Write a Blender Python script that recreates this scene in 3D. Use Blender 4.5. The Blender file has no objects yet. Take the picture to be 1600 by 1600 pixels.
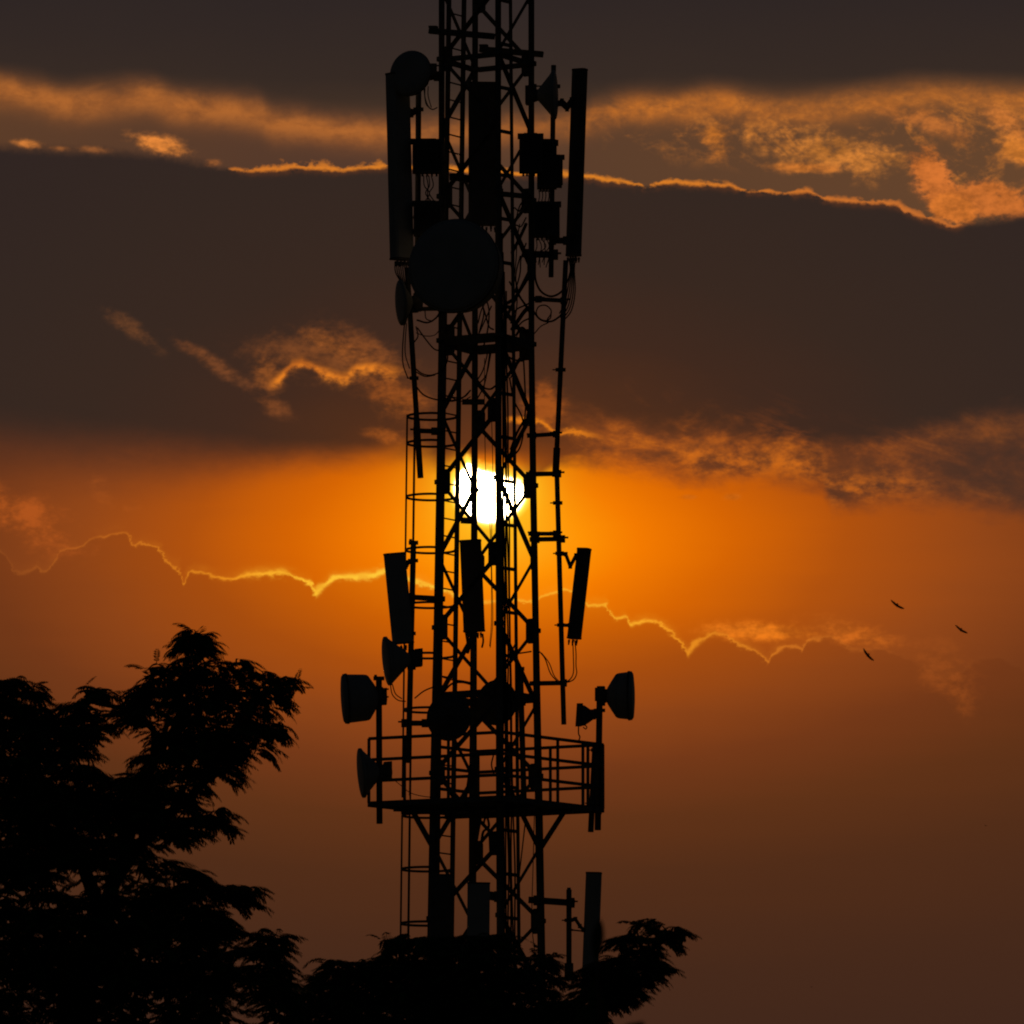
import bpy, math, random
from mathutils import Vector, Matrix

# ------------------------------------------------------------------ camera
SC = bpy.context.scene
COL = SC.collection
PITCH = math.radians(7.5)
FOV = math.radians(6.5)
F = 800.0 / math.tan(FOV / 2)          # focal length in photograph pixels
CAM = Vector((0.0, 0.0, 1.7))
DIST = 127.0                           # metres to the tower axis
PX = 1 / 110.0                         # one photograph pixel at the tower, metres

cd = bpy.data.cameras.new('camera')
cam = bpy.data.objects.new('camera', cd)
COL.objects.link(cam)
cam.location = CAM
cam.rotation_euler = (math.pi / 2 + PITCH, 0, 0)
cd.sensor_width = 36
cd.sensor_fit = 'HORIZONTAL'
cd.angle = FOV
cd.clip_start = 0.5
cd.clip_end = 60000
cd.dof.use_dof = True
cd.dof.focus_distance = 124.0
cd.dof.aperture_fstop = cd.lens / 14.0     # a 14 mm wide entrance pupil
SC.camera = cam

SC.view_settings.view_transform = 'Standard'
SC.view_settings.look = 'None'
SC.view_settings.exposure = 0
SC.view_settings.gamma = 1
SC.view_settings.use_curve_mapping = False
SC.cycles.filter_width = 2.0
SC.cycles.max_bounces = 5
SC.cycles.transparent_max_bounces = 4

# ------------------------------------------------------------------ sky
SUN_AZ = math.atan((766 - 800) / F)
SUN_EL = PITCH + (800 - 760) / F


def lin(c):
    def f(v):
        v /= 255.0
        return v / 12.92 if v <= 0.04045 else ((v + 0.055) / 1.055) ** 2.4
    return (f(c[0]), f(c[1]), f(c[2]), 1.0)


world = bpy.data.worlds.new('World')
SC.world = world
world.use_nodes = True
world.cycles.sampling_method = 'MANUAL'
world.cycles.sample_map_resolution = 512
SC.cycles.sample_clamp_indirect = 2.0
NT = world.node_tree
NT.nodes.clear()


class V:
    """a float socket with arithmetic"""
    def __init__(s, sock): s.s = sock
    def __add__(s, o): return mth('ADD', s, o)
    __radd__ = __add__
    def __sub__(s, o): return mth('SUBTRACT', s, o)
    def __rsub__(s, o): return mth('SUBTRACT', o, s)
    def __mul__(s, o): return mth('MULTIPLY', s, o)
    __rmul__ = __mul__
    def __truediv__(s, o): return mth('DIVIDE', s, o)
    def __neg__(s): return mth('MULTIPLY', s, -1.0)


def plug(sock, v):
    if isinstance(v, V): NT.links.new(v.s, sock)
    else: sock.default_value = v


def mth(op, a, b=None, c=None, clamp=False):
    n = NT.nodes.new('ShaderNodeMath'); n.operation = op; n.use_clamp = clamp
    plug(n.inputs[0], a)
    if b is not None: plug(n.inputs[1], b)
    if c is not None: plug(n.inputs[2], c)
    return V(n.outputs[0])


def step(a, b, x):
    n = NT.nodes.new('ShaderNodeMapRange'); n.interpolation_type = 'SMOOTHSTEP'
    plug(n.inputs['Value'], x); plug(n.inputs['From Min'], a); plug(n.inputs['From Max'], b)
    return V(n.outputs['Result'])


def clamp01(x): return mth('ADD', x, 0.0, clamp=True)


def gauss(x, w):
    q = x / w
    return mth('EXPONENT', -(q * q))


def curve(x, pts, lo=0.0, hi=1600.0, x0=-200.0, x1=1800.0, smooth=False):
    """piecewise curve through (x, value) points"""
    n = NT.nodes.new('ShaderNodeFloatCurve')
    c = n.mapping.curves[0]
    n.mapping.use_clip = False
    P2 = [((px - x0) / (x1 - x0), (v - lo) / (hi - lo)) for px, v in pts]
    P2 = [(0.0, P2[0][1])] + P2 + [(1.0, P2[-1][1])]
    while len(c.points) < len(P2): c.points.new(0.5, 0.5)
    for p, q in zip(c.points, P2):
        p.location = q
        p.handle_type = 'AUTO' if smooth else 'VECTOR'
    n.mapping.update()
    plug(n.inputs['Value'], mth('MULTIPLY', x - x0, 1.0 / (x1 - x0), clamp=True))
    return V(n.outputs[0]) * (hi - lo) + lo


def curve2(x, pts, lo, hi):
    """the same in two pieces, so that small notches survive"""
    a = curve(x, [p for p in pts if p[0] <= 760], lo, hi, -60.0, 760.0)
    b = curve(x, [p for p in pts if p[0] >= 700], lo, hi, 700.0, 1660.0)
    k = step(715.0, 745.0, x)
    return a + (b - a) * k


def noise(sx, sy, seed, detail=6, rough=0.55, shear=0.0, dist=0.0):
    """fractal noise on the sky, feature size sx by sy in chart units, around zero"""
    cv = NT.nodes.new('ShaderNodeCombineXYZ')
    plug(cv.inputs[0], X / sx); plug(cv.inputs[1], (Y + X * shear) / sy); cv.inputs[2].default_value = seed
    n = NT.nodes.new('ShaderNodeTexNoise'); n.noise_dimensions = '3D'
    NT.links.new(cv.outputs[0], n.inputs['Vector'])
    n.inputs['Scale'].default_value = 1.0
    n.inputs['Detail'].default_value = detail
    n.inputs['Roughness'].default_value = rough
    n.inputs['Distortion'].default_value = dist
    return V(n.outputs[0]) - 0.5


def ramp(x, stops, scale):
    n = NT.nodes.new('ShaderNodeValToRGB')
    n.color_ramp.interpolation = 'LINEAR'
    el = n.color_ramp.elements
    while len(el) < len(stops): el.new(0.5)
    for e, (p, c) in zip(el, stops):
        e.position = p / scale; e.color = lin(c)
    plug(n.inputs[0], x / scale)
    return n.outputs[0]


def mix(fac, a, b, mode='MIX'):
    n = NT.nodes.new('ShaderNodeMix'); n.data_type = 'RGBA'; n.blend_type = mode
    n.clamp_result = False
    plug(n.inputs['Factor'], fac)
    for sock, v in ((n.inputs['A'], a), (n.inputs['B'], b)):
        for s in ():
            pass
    A = [i for i in n.inputs if i.name == 'A' and i.type == 'RGBA'][0]
    B = [i for i in n.inputs if i.name == 'B' and i.type == 'RGBA'][0]
    for sock, v in ((A, a), (B, b)):
        if isinstance(v, tuple): sock.default_value = v
        else: NT.links.new(v, sock)
    return [o for o in n.outputs if o.type == 'RGBA'][0]


tc = NT.nodes.new('ShaderNodeTexCoord')
nrm = NT.nodes.new('ShaderNodeVectorMath'); nrm.operation = 'NORMALIZE'
NT.links.new(tc.outputs['Generated'], nrm.inputs[0])
sep = NT.nodes.new('ShaderNodeSeparateXYZ')
NT.links.new(nrm.outputs[0], sep.inputs[0])
dx, dy, dz = (V(o) for o in sep.outputs)
az = mth('ARCTAN2', dx, dy)
el = mth('ARCSINE', dz)
# a chart of the sky in azimuth and elevation: 1600 units are 6.5 degrees
X = az * mth('COSINE', el) * F + 800.0
Y = (PITCH - el) * F + 800.0

# shared noises
nA = noise(300, 110, 1.3, 7, 0.55)
nB = noise(90, 45, 5.1, 7, 0.6, dist=0.4)
nC = noise(34, 22, 9.7, 6, 0.6)
nG = noise(12, 8, 41.0, 4, 0.6)
nD = noise(160, 60, 14.2, 8, 0.62, shear=-0.25, dist=0.8)

right = step(840.0, 980.0, X)
# beyond the traced part of the cloud bank the edges wander freely
outm = clamp01(step(1640.0, 1950.0, X) + (1.0 - step(-350.0, -40.0, X)))
nW = noise(420, 260, 91.0, 6, 0.55)
nW2 = noise(300, 200, 97.0, 7, 0.58)

# clear evening glow under the deck
ex = (X - 790.0) / curve(X, [(0, 2.3), (400, 2.3), (790, 1.95), (1200, 2.4), (1600, 2.6)], 1, 3)
ey = (Y - 845.0) * curve(Y, [(600, 1.0), (845, 0.95), (1100, 1.0), (1600, 1.0)], 0, 2)
nS = noise(700, 60, 77.0, 5, 0.55)
rg = mth('SQRT', ex * ex + ey * ey) * (1.0 + nS * 0.09) + nA * 14.0
glow = ramp(rg, [(0, (255, 166, 22)), (55, (255, 143, 3)), (95, (244, 122, 0)), (150, (214, 100, 3)),
                 (215, (176, 81, 14)), (290, (146, 70, 24)), (360, (118, 58, 25)), (440, (96, 51, 24)),
                 (540, (80, 45, 25)), (680, (68, 41, 27)), (900, (58, 38, 29))], 900.0)

# lower cloud bank: darker body, bright sunlit rim along its top
WX = X + nC * 20.0 + nG * 16.0
E4 = curve2(WX, [(-60, 850), (0, 864), (7.5, 869), (15, 884), (22, 895), (37, 898), (49, 895), (58, 887), (66, 896), (75, 891), (88, 876), (94, 865), (101, 861), (124, 857), (131, 854), (139, 846), (150, 842), (165, 841), (174, 836), (197, 835), (202, 839), (206, 850), (212, 856), (221, 848), (244, 856), (253, 865), (256, 875), (262, 879), (279, 889), (284, 900), (287, 922), (291, 904), (300, 894), (322, 897), (334, 902), (360, 906), (375, 901), (405, 897), (442, 896), (472, 906), (487, 912), (493, 927), (506, 916), (525, 902), (559, 902), (581, 899), (600, 891), (640, 905), (700, 925), (740, 945), (760, 942), (770, 940), (800, 936), (835, 940), (850, 929), (880, 921), (900, 924), (912, 940), (920, 946), (927, 947), (947, 945), (954, 962), (961, 967), (977, 964), (986, 976), (1006, 969), (1028, 973), (1051, 989), (1064, 1005), (1073, 1022), (1087, 1007), (1100, 998), (1114, 989), (1136, 994), (1150, 1005), (1172, 1014), (1186, 1023), (1198, 1036), (1203, 1023), (1222, 1012), (1244, 1009), (1256, 1018), (1262, 1000), (1294, 996), (1312, 1000), (1330, 1016), (1380, 1016), (1420, 1032), (1470, 1060), (1500, 1052), (1530, 1032), (1560, 1028), (1600, 1050), (1660, 1030)], 700, 1200)
nH = noise(26, 26, 61.0, 5, 0.62)
e4 = E4 + outm * nW2 * 260.0 + nH * 13.0 + nG * 8.0
dE = Y - e4
bank = step(-3.0, 5.0, dE)
bank_fade = 1.0 - step(20.0, 260.0, dE)
glow = mix(bank * (0.07 + 0.09 * bank_fade), glow, lin((92, 40, 14)))
amp4 = curve(X, [(-100, 0.2), (0, 0.22), (60, 0.28), (90, 0.36), (200, 0.55), (290, 0.6), (400, 0.85), (500, 1.0), (640, 1.0), (800, 0.45),
                 (860, 0.55), (930, 0.62), (960, 0.8), (1000, 0.95), (1080, 0.8), (1150, 0.7), (1240, 0.7), (1290, 0.5), (1330, 0.22),
                 (1400, 0.07), (1800, 0.05)], 0, 2)
rimw = 1.5 + curve(X, [(0, 0.3), (60, 1.6), (75, 0.3), (300, 0.4), (345, 1.0), (365, 0.6), (390, 3.6), (440, 3.6), (460, 1.4), (480, 1.6), (493, 5.0), (510, 3.6), (530, 1.6), (560, 3.6), (600, 4.6), (640, 2.0), (840, 0.6),
                       (960, 1.0), (1000, 1.6), (1060, 2.0), (1075, 5.0), (1100, 3.0), (1130, 1.4), (1200, 2.4), (1240, 1.2), (1300, 1.2), (1600, 0.5)], 0, 8) * clamp01(0.7 + nC * 2.6 + nG * 1.4) * 1.3
brk = clamp01(1.0 - outm * 0.3 + outm * nW * 4.0) * clamp01(0.95 + nB * 1.8 + nH * 1.0)
rim4 = gauss(dE, rimw) * amp4 * brk + 0.22 * amp4 * gauss(dE + 5.0, 8.0) * clamp01(0.5 + nB * 3.0 + nG)
rimcol = ramp(mth('ABSOLUTE', X - 700.0), [(0, (255, 205, 60)), (230, (255, 188, 46)), (340, (244, 152, 32)), (520, (214, 118, 32)), (700, (170, 90, 34)), (900, (130, 72, 32))], 900.0)
glow = mix(clamp01(rim4), glow, rimcol)


TEX = step(-0.24, 0.22, nB * 1.0 + nC * 0.6 + nG * 0.5)


def wisp(col, cx, cy, rx, ry, ang, strength, colour, nz, k=4.0, bias=0.15, lo=0.12, hi=1.15, dk=0.82):
    """a lit shred of cloud: an elongated soft patch broken up by noise"""
    ca, sa = math.cos(math.radians(ang)), math.sin(math.radians(ang))
    u = ((X - cx) * ca + (Y - cy) * sa) / rx
    v = ((Y - cy) * ca - (X - cx) * sa) / ry
    g = mth('EXPONENT', -(u * u + v * v))
    m = step(lo, hi, g * (1.0 + bias) + (nz * (k * 0.62) + nC * 1.3 + nG * 0.9) * mth('SQRT', g)) * (strength * 1.15)
    dark = tuple(q * dk for q in colour); lite = tuple(min(255, q * 1.1) for q in colour)
    return mix(clamp01(m), col, mix(TEX, lin(dark), lin(lite)))


# puffs above the lower bank, all lit from behind
glow = wisp(glow, 50, 815, 95, 36, 24, 0.55, (176, 84, 28), nB, 3.0, 0.0)
glow = wisp(glow, -8, 790, 26, 34, 0, 0.4, (170, 82, 28), nB, 3.0, 0.0)
glow = wisp(glow, 160, 770, 34, 16, 60, 0.28, (176, 86, 28), nB, 4.0, 0.0)
glow = wisp(glow, 206, 792, 16, 9, -20, 0.25, (176, 86, 28), nB, 4.0, 0.0)
glow = wisp(glow, 1190, 987, 92, 15, 2, 0.75, (226, 118, 26), nB, 2.6, 0.1)
glow = wisp(glow, 1320, 988, 70, 20, 14, 0.6, (206, 104, 28), nB, 3.4, 0.05)
glow = wisp(glow, 1470, 1050, 60, 42, 35, 0.42, (150, 74, 26), nB, 3.0, 0.0)
glow = wisp(glow, 1500, 1095, 18, 30, -20, 0.3, (150, 74, 26), nB, 3.0, 0.0)
glow = wisp(glow, 1076, 777, 16, 4, 0, 0.5, (206, 104, 22), nC, 3.0, 0.0)
glow = wisp(glow, 1145, 777, 14, 5, 0, 0.5, (206, 104, 22), nC, 3.0, 0.0)

# the sun, its upper limb behind the deck
sr = mth('SQRT', (X - 766.0) * (X - 766.0) + (Y - 760.0) * (Y - 760.0)) + nC * 4.0
halo = mth('EXPONENT', -(mth('MAXIMUM', sr - 62.0, 0.0) / 38.0))
glow = mix(clamp01(halo * 0.85), glow, lin((255, 190, 30)))

# the wide dark deck: ragged lit underside, sharp upper edge
E1 = curve(X, [(-200, 690), (0, 700), (200, 722), (400, 738), (560, 738), (650, 730), (690, 742), (730, 716), (760, 728), (800, 738), (840, 742),
               (870, 722), (910, 722), (1000, 726), (1100, 742), (1200, 742), (1285, 750), (1300, 786), (1400, 778), (1500, 790), (1600, 805), (1800, 810)], 500, 900)
E1d = curve(X, [(-200, 560), (850, 600), (900, 638), (1000, 660), (1100, 664), (1160, 672), (1210, 694), (1280, 694), (1350, 684), (1450, 662), (1520, 645), (1600, 636), (1800, 620)], 500, 900)
wl = 1.0 - step(640.0, 760.0, X)
lf4 = 1.0 - step(150.0, 560.0, X)
lowY = Y + outm * nW * 160.0 + nB * (22.0 + 30.0 * right) + nA * (18.0 + 14.0 * right) + nC * (10.0 + 12.0 * right)
soft = 46.0 * wl + 8.0 + 22.0 * right + 18.0 * lf4
deck = 1.0 - step(E1 - soft, E1 + 10.0 + 84.0 * lf4 + 22.0 * right, lowY)
rd = mth('SQRT', (X - 790.0) * (X - 790.0) * 0.30 + (Y - 780.0) * (Y - 780.0)) + nA * 70.0
deckcol = ramp(rd, [(0, (196, 92, 10)), (55, (138, 66, 18)), (100, (100, 52, 24)), (170, (78, 45, 27)), (260, (64, 41, 30)), (380, (56, 40, 32)), (520, (52, 39, 33)), (700, (48, 37, 34)), (900, (46, 36, 36))], 900.0)
# sunlit shreds on the underside
under = gauss(Y - (E1 - 30.0 * right), 20.0 + 34.0 * right)
litU = step(-0.02, 0.30, nD + nB * 0.6) * under * (0.25 + 0.55 * right) * deck
litcol = ramp(mth('ABSOLUTE', X - 800.0), [(0, (236, 130, 16)), (200, (206, 104, 22)), (500, (166, 80, 28)), (800, (118, 64, 34)), (1000, (110, 60, 34))], 1000.0)
deckcol = mix(clamp01(litU), deckcol, litcol)
# the broken cloud hanging under the deck at the right
tm = step(-18.0, 34.0, Y - E1d + nB * 40.0 + nC * 20.0) * right
ft = nD * 1.3 + nA * 0.7 + nB * 0.7 + nC * 0.6 + nG * 0.3
far = step(1250.0, 1560.0, X)
tA = ramp(ft + 0.45, [(0, (98, 54, 31)), (0.3, (114, 60, 30)), (0.45, (138, 70, 29)), (0.58, (162, 82, 28)), (0.76, (200, 104, 26))], 1.0)
tB = ramp(ft + 0.45, [(0, (76, 49, 36)), (0.3, (86, 52, 36)), (0.48, (98, 56, 35)), (0.62, (114, 64, 35)), (0.8, (142, 76, 34))], 1.0)
deckcol = mix(tm * (0.92 - 0.25 * far), deckcol, mix(far, tA, tB))
bright = step(-0.16, 0.24, nB * 0.8 + nC * 0.7 + nG * 0.3) * gauss(Y - (E1 - 16.0), 26.0) * step(1020.0, 1100.0, X) * (1.0 - step(1380.0, 1500.0, X))
deckcol = mix(clamp01(bright * 0.85), deckcol, mix(far, lin((216, 112, 26)), lin((168, 86, 32))))
# torn streaks inside the deck
deckcol = wisp(deckcol, 205, 515, 55, 14, 35, 0.38, (134, 80, 42), nB, 3.6, -0.05)
deckcol = wisp(deckcol, 330, 568, 66, 13, 32, 0.42, (142, 80, 40), nB, 3.2, 0.0)
deckcol = wisp(deckcol, 422, 632, 34, 16, 28, 0.5, (134, 74, 36), nB, 3.2, 0.0)
deckcol = wisp(deckcol, 510, 560, 115, 34, 6, 0.5, (136, 76, 36), nB, 2.6, 0.0, dk=0.92)
deckcol = wisp(deckcol, 520, 540, 60, 16, 24, 0.4, (160, 88, 36), nB, 3.4, 0.0)
deckcol = wisp(deckcol, 420, 590, 22, 30, -20, 0.5, (160, 88, 36), nB, 3.0, 0.0)
deckcol = wisp(deckcol, 560, 545, 70, 28, 30, 0.34, (150, 82, 36), nB, 3.0, -0.05)
deckcol = wisp(deckcol, 620, 620, 60, 34, 30, 0.5, (166, 86, 30), nB, 3.0, 0.0)
deckcol = wisp(deckcol, 600, 680, 34, 12, 5, 0.45, (176, 90, 28), nB, 3.0, 0.0)
deckcol = wisp(deckcol, 850, 640, 36, 40, 0, 0.5, (176, 88, 26), nB, 3.0, 0.0)
E5 = curve(X, [(400, 600), (425, 600), (440, 588), (455, 572), (470, 567), (490, 574), (515, 586), (540, 594), (555, 577), (575, 574), (600, 580), (640, 582)], 500, 700)
r5 = gauss(Y - E5 - nC * 20.0 - nG * 10.0, 8.0 + nB * 14.0) * step(415.0, 440.0, X) * (1.0 - step(600.0, 640.0, X))
deckcol = mix(clamp01(r5 * clamp01(0.85 + nC * 1.6 + nG)), deckcol, mix(TEX, lin((196, 104, 32)), lin((238, 134, 36))))
E6 = curve(X, [(780, 660), (800, 656), (830, 660), (850, 657), (870, 680), (890, 672), (930, 680), (960, 690)], 600, 800)
r6 = gauss(Y - E6 - nC * 20.0 - nG * 14.0, 4.0 + nB * 6.0) * step(785.0, 800.0, X) * (1.0 - step(900.0, 950.0, X))
deckcol = mix(clamp01(r6 * 0.9), deckcol, lin((226, 124, 26)))
sky = mix(deck, glow, deckcol)

# the gap above it, with its lit cloud
nE = noise(120, 80, 21.4, 9, 0.66, shear=-0.5, dist=1.2)
nF = noise(70, 60, 33.0, 8, 0.62, dist=1.0)
E2 = curve2(WX, [(-60, 232), (0, 235), (100, 239), (200, 244), (270, 248), (330, 262), (380, 269), (420, 268), (470, 264), (530, 268), (600, 262),
               (650, 264), (720, 268), (760, 270), (900, 277), (960, 284), (1005, 292), (1025, 289), (1050, 287), (1090, 290), (1140, 293), (1180, 300), (1240, 304),
               (1265, 303), (1290, 314), (1330, 319), (1380, 320), (1405, 325), (1425, 338), (1450, 345), (1490, 358), (1515, 352), (1560, 345), (1600, 342), (1660, 338)], 100, 500)
e2 = E2 + outm * nW * 200.0 + nH * 12.0 + nG * 6.0
hz = clamp01((1.0 - step(300.0, 370.0, X)) + step(1490.0, 1530.0, X))
gapm = 1.0 - step(-2.5 - 12.0 * hz, 3.5 + 8.0 * hz, Y - e2 + hz * nB * 14.0)
gap = ramp(X + 0.0, [(0, (92, 61, 41)), (550, (84, 57, 43)), (1000, (93, 63, 43)), (1600, (102, 69, 45))], 1600.0)
E3 = curve(X, [(-200, 105), (0, 120), (60, 128), (110, 140), (160, 136), (230, 130), (270, 142), (320, 146), (400, 152), (428, 166), (470, 170), (540, 180), (600, 184),
               (760, 180), (900, 172), (930, 160), (980, 148), (1060, 146), (1120, 138), (1200, 150), (1300, 146), (1400, 134), (1500, 134), (1600, 140), (1800, 150)], 50, 300, smooth=True)
d3 = Y - E3 + outm * nW2 * 120.0 + nB * 14.0 + nA * 12.0
lf = 1.0 - step(560.0, 900.0, X)
band = gauss(d3 - 26.0, 24.0) * clamp01(0.85 + nB * 1.6 + nC * 0.8) * lf
gap = mix(clamp01(band * 0.86), gap, mix(TEX, lin((166, 95, 42)), lin((184, 107, 47))))
rb = gauss(d3 - 22.0, 22.0) * (1.0 - lf) * clamp01(0.72 + nF * 1.8 + nC * 1.2 + nG * 0.6) * curve(X, [(900, 0.5), (960, 0.95), (1060, 0.95), (1200, 0.7), (1600, 0.62)], 0, 1)
gap = mix(clamp01(rb * 0.95), gap, lin((206, 116, 40)))
tex = step(-0.04, 0.24, nE + nF * 0.6 + nG * 0.25) * (1.0 - lf) * step(900.0, 1060.0, X)
tex = tex * step(-4.0, 26.0, d3) * (1.0 - step(E2 - 80.0, E2 - 18.0, Y))
gap = mix(clamp01(tex * 0.72), gap, mix(TEX, lin((166, 98, 44)), lin((208, 122, 46))))
gap = wisp(gap, 1290, 240, 120, 34, 10, 0.75, (206, 124, 50), nF, 4.6, -0.1)
gap = wisp(gap, 1120, 222, 26, 26, 40, 0.8, (196, 112, 40), nF, 4.0, 0.0)
gap = wisp(gap, 1440, 190, 90, 20, 20, 0.6, (190, 108, 46), nF, 4.0, 0.0)
gap = wisp(gap, 1570, 195, 60, 18, 42, 0.9, (190, 110, 48), nF, 3.4, 0.0)
gap = wisp(gap, 1590, 240, 50, 22, 35, 0.85, (206, 120, 46), nF, 3.0, 0.05)
gap = wisp(gap, 1260, 264, 60, 9, 2, 0.7, (200, 114, 44), nF, 3.4, 0.05)
gap = wisp(gap, 252, 229, 46, 15, 12, 1.0, (214, 126, 54), nB, 3.4, 0.02)
gap = wisp(gap, 45, 229, 22, 8, 6, 0.9, (206, 122, 54), nB, 3.0, 0.0)
gap = wisp(gap, 95, 236, 18, 5, 4, 0.6, (176, 104, 50), nB, 3.0, 0.0)
gap = wisp(gap, 145, 237, 26, 6, 4, 0.6, (176, 104, 50), nB, 3.0, 0.0)
gap = wisp(gap, 332, 256, 14, 7, -10, 0.7, (186, 108, 50), nB, 3.0, 0.0)
# bright tattered tower of cloud at the right
gap = wisp(gap, 1462, 290, 62, 30, 62, 1.0, (198, 108, 46), nF, 2.6, 0.12, 0.25, 0.75)
gap = wisp(gap, 1545, 318, 74, 28, 6, 1.0, (190, 104, 44), nF, 2.6, 0.12, 0.25, 0.75)
gap = wisp(gap, 1490, 330, 40, 22, 20, 1.0, (204, 112, 44), nF, 2.0, 0.15, 0.25, 0.75)
# the thin lit crest on the deck's upper edge
T2 = curve(X, [(0, 0.5), (180, 0.5), (350, 0.5), (365, 4), (400, 8), (440, 15), (480, 17), (520, 13), (560, 9), (590, 12), (640, 10), (900, 9), (960, 9), (1005, 6), (1012, 3),
               (1030, 9), (1055, 13), (1090, 9), (1140, 8), (1160, 4), (1200, 6), (1225, 2), (1245, 7), (1270, 9), (1300, 8), (1370, 11), (1400, 13), (1440, 12), (1490, 8), (1510, 2), (1600, 0.5)], 0, 40)
T2 = T2 * 0.85 * clamp01(0.62 + nC * 2.4 + nG * 1.6 + nB * 1.2) * 1.4
crest = step(T2 * -1.3, T2 * -0.15, Y - e2) * step(1.5, 4.0, T2)
crestcol = ramp(X, [(0, (190, 112, 52)), (400, (216, 122, 40)), (800, (240, 140, 36)), (960, (232, 134, 36)), (1300, (214, 118, 44)), (1600, (190, 106, 48))], 1600.0)
gap = mix(clamp01(crest * 0.95), gap, crestcol)
sky = mix(gapm, sky, gap)
# rust light just under the crest
sky = mix(clamp01(gauss(Y - e2 - 3.0, 5.0) * step(1.5, 6.0, T2) * 0.25), sky, lin((118, 64, 32)))
# top deck
top = 1.0 - step(-26.0, 22.0, d3)
topcol = ramp(Y + nA * 60.0, [(0, (47, 38, 36)), (120, (54, 42, 36)), (200, (72, 52, 38))], 400.0)
sky = mix(top, sky, topcol)

# brightness of the disc itself, cut by the deck
limb = 1.0 - step(59.0, 70.0, sr)
topY = curve(X, [(690, 748), (700, 742), (715, 726), (730, 709), (745, 719), (760, 724), (780, 726), (800, 736), (820, 742), (840, 742)], 600, 900) + nC * 14.0 + nG * 10.0
cut = step(-6.0, 12.0, Y - topY)
disc = limb * cut
corona = mth('EXPONENT', -(mth('MAXIMUM', sr - 50.0, 0.0) / 16.0)) * step(-26.0, 10.0, Y - (722.0 + nC * 12.0))
sky = mix(clamp01(corona * 0.9), sky, mix(step(712.0, 760.0, Y), lin((255, 128, 8)), lin((255, 196, 36))))
body = mth('POWER', (1.0 - step(46.0, 68.0, sr)) * step(0.0, 26.0, Y - topY), 5.0)
sky_sun = mix(disc, sky, mix(body, (1.6, 0.86, 0.07, 1.0), (120.0, 90.0, 42.0, 1.0)))

# far from the sun the dim evening sky takes over
nish = NT.nodes.new('ShaderNodeTexSky'); nish.sky_type = 'NISHITA'
nish.sun_disc = False
nish.sun_elevation = SUN_EL
nish.sun_rotation = SUN_AZ
nish.air_density = 1.4; nish.dust_density = 2.0
off = mth('SQRT', az * az + (el - SUN_EL) * (el - SUN_EL))
away = step(math.radians(10), math.radians(40), off)
bgA = NT.nodes.new('ShaderNodeBackground'); NT.links.new(sky_sun, bgA.inputs[0]); bgA.inputs[1].default_value = 1.0
bgB = NT.nodes.new('ShaderNodeBackground'); NT.links.new(mix(1.0, nish.outputs[0], (0.85, 0.88, 1.15, 1.0), 'MULTIPLY'), bgB.inputs[0]); bgB.inputs[1].default_value = 0.0028
mx = NT.nodes.new('ShaderNodeMixShader'); plug(mx.inputs[0], away)
NT.links.new(bgA.outputs[0], mx.inputs[1]); NT.links.new(bgB.outputs[0], mx.inputs[2])
out = NT.nodes.new('ShaderNodeOutputWorld'); NT.links.new(mx.outputs[0], out.inputs['Surface'])

# ------------------------------------------------------------------ sun lamp
sd = bpy.data.lights.new('sun', 'SUN')
sd.energy = 0.5
sd.angle = math.radians(0.53)
sd.color = (1.0, 0.62, 0.28)
sun = bpy.data.objects.new('sun', sd)
COL.objects.link(sun)
to_sun = Vector((math.sin(SUN_AZ) * math.cos(SUN_EL), math.cos(SUN_AZ) * math.cos(SUN_EL), math.sin(SUN_EL)))
sun.rotation_euler = to_sun.to_track_quat('Z', 'Y').to_euler()
sun.location = to_sun * 300

# ------------------------------------------------------------------ materials
def material(name, base, rough=0.6, metal=0.0, var=0.25, scale=6.0, bump=0.0, spec=0.4):
    m = bpy.data.materials.new(name); m.use_nodes = True
    t = m.node_tree; b = t.nodes['Principled BSDF']
    n = t.nodes.new('ShaderNodeTexNoise'); n.inputs['Scale'].default_value = scale; n.inputs['Detail'].default_value = 5
    co = t.nodes.new('ShaderNodeTexCoord'); t.links.new(co.outputs['Object'], n.inputs['Vector'])
    r = t.nodes.new('ShaderNodeValToRGB'); t.links.new(n.outputs[0], r.inputs[0])
    r.color_ramp.elements[0].position = 0.3; r.color_ramp.elements[1].position = 0.7
    r.color_ramp.elements[0].color = tuple(c * (1 - var) for c in base) + (1,)
    r.color_ramp.elements[1].color = tuple(min(1, c * (1 + var)) for c in base) + (1,)
    t.links.new(r.outputs[0], b.inputs['Base Color'])
    b.inputs['Roughness'].default_value = rough; b.inputs['Metallic'].default_value = metal
    b.inputs['Specular IOR Level'].default_value = spec
    if bump:
        bp = t.nodes.new('ShaderNodeBump'); bp.inputs['Strength'].default_value = bump
        t.links.new(n.outputs[0], bp.inputs['Height']); t.links.new(bp.outputs[0], b.inputs['Normal'])
    return m


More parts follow.
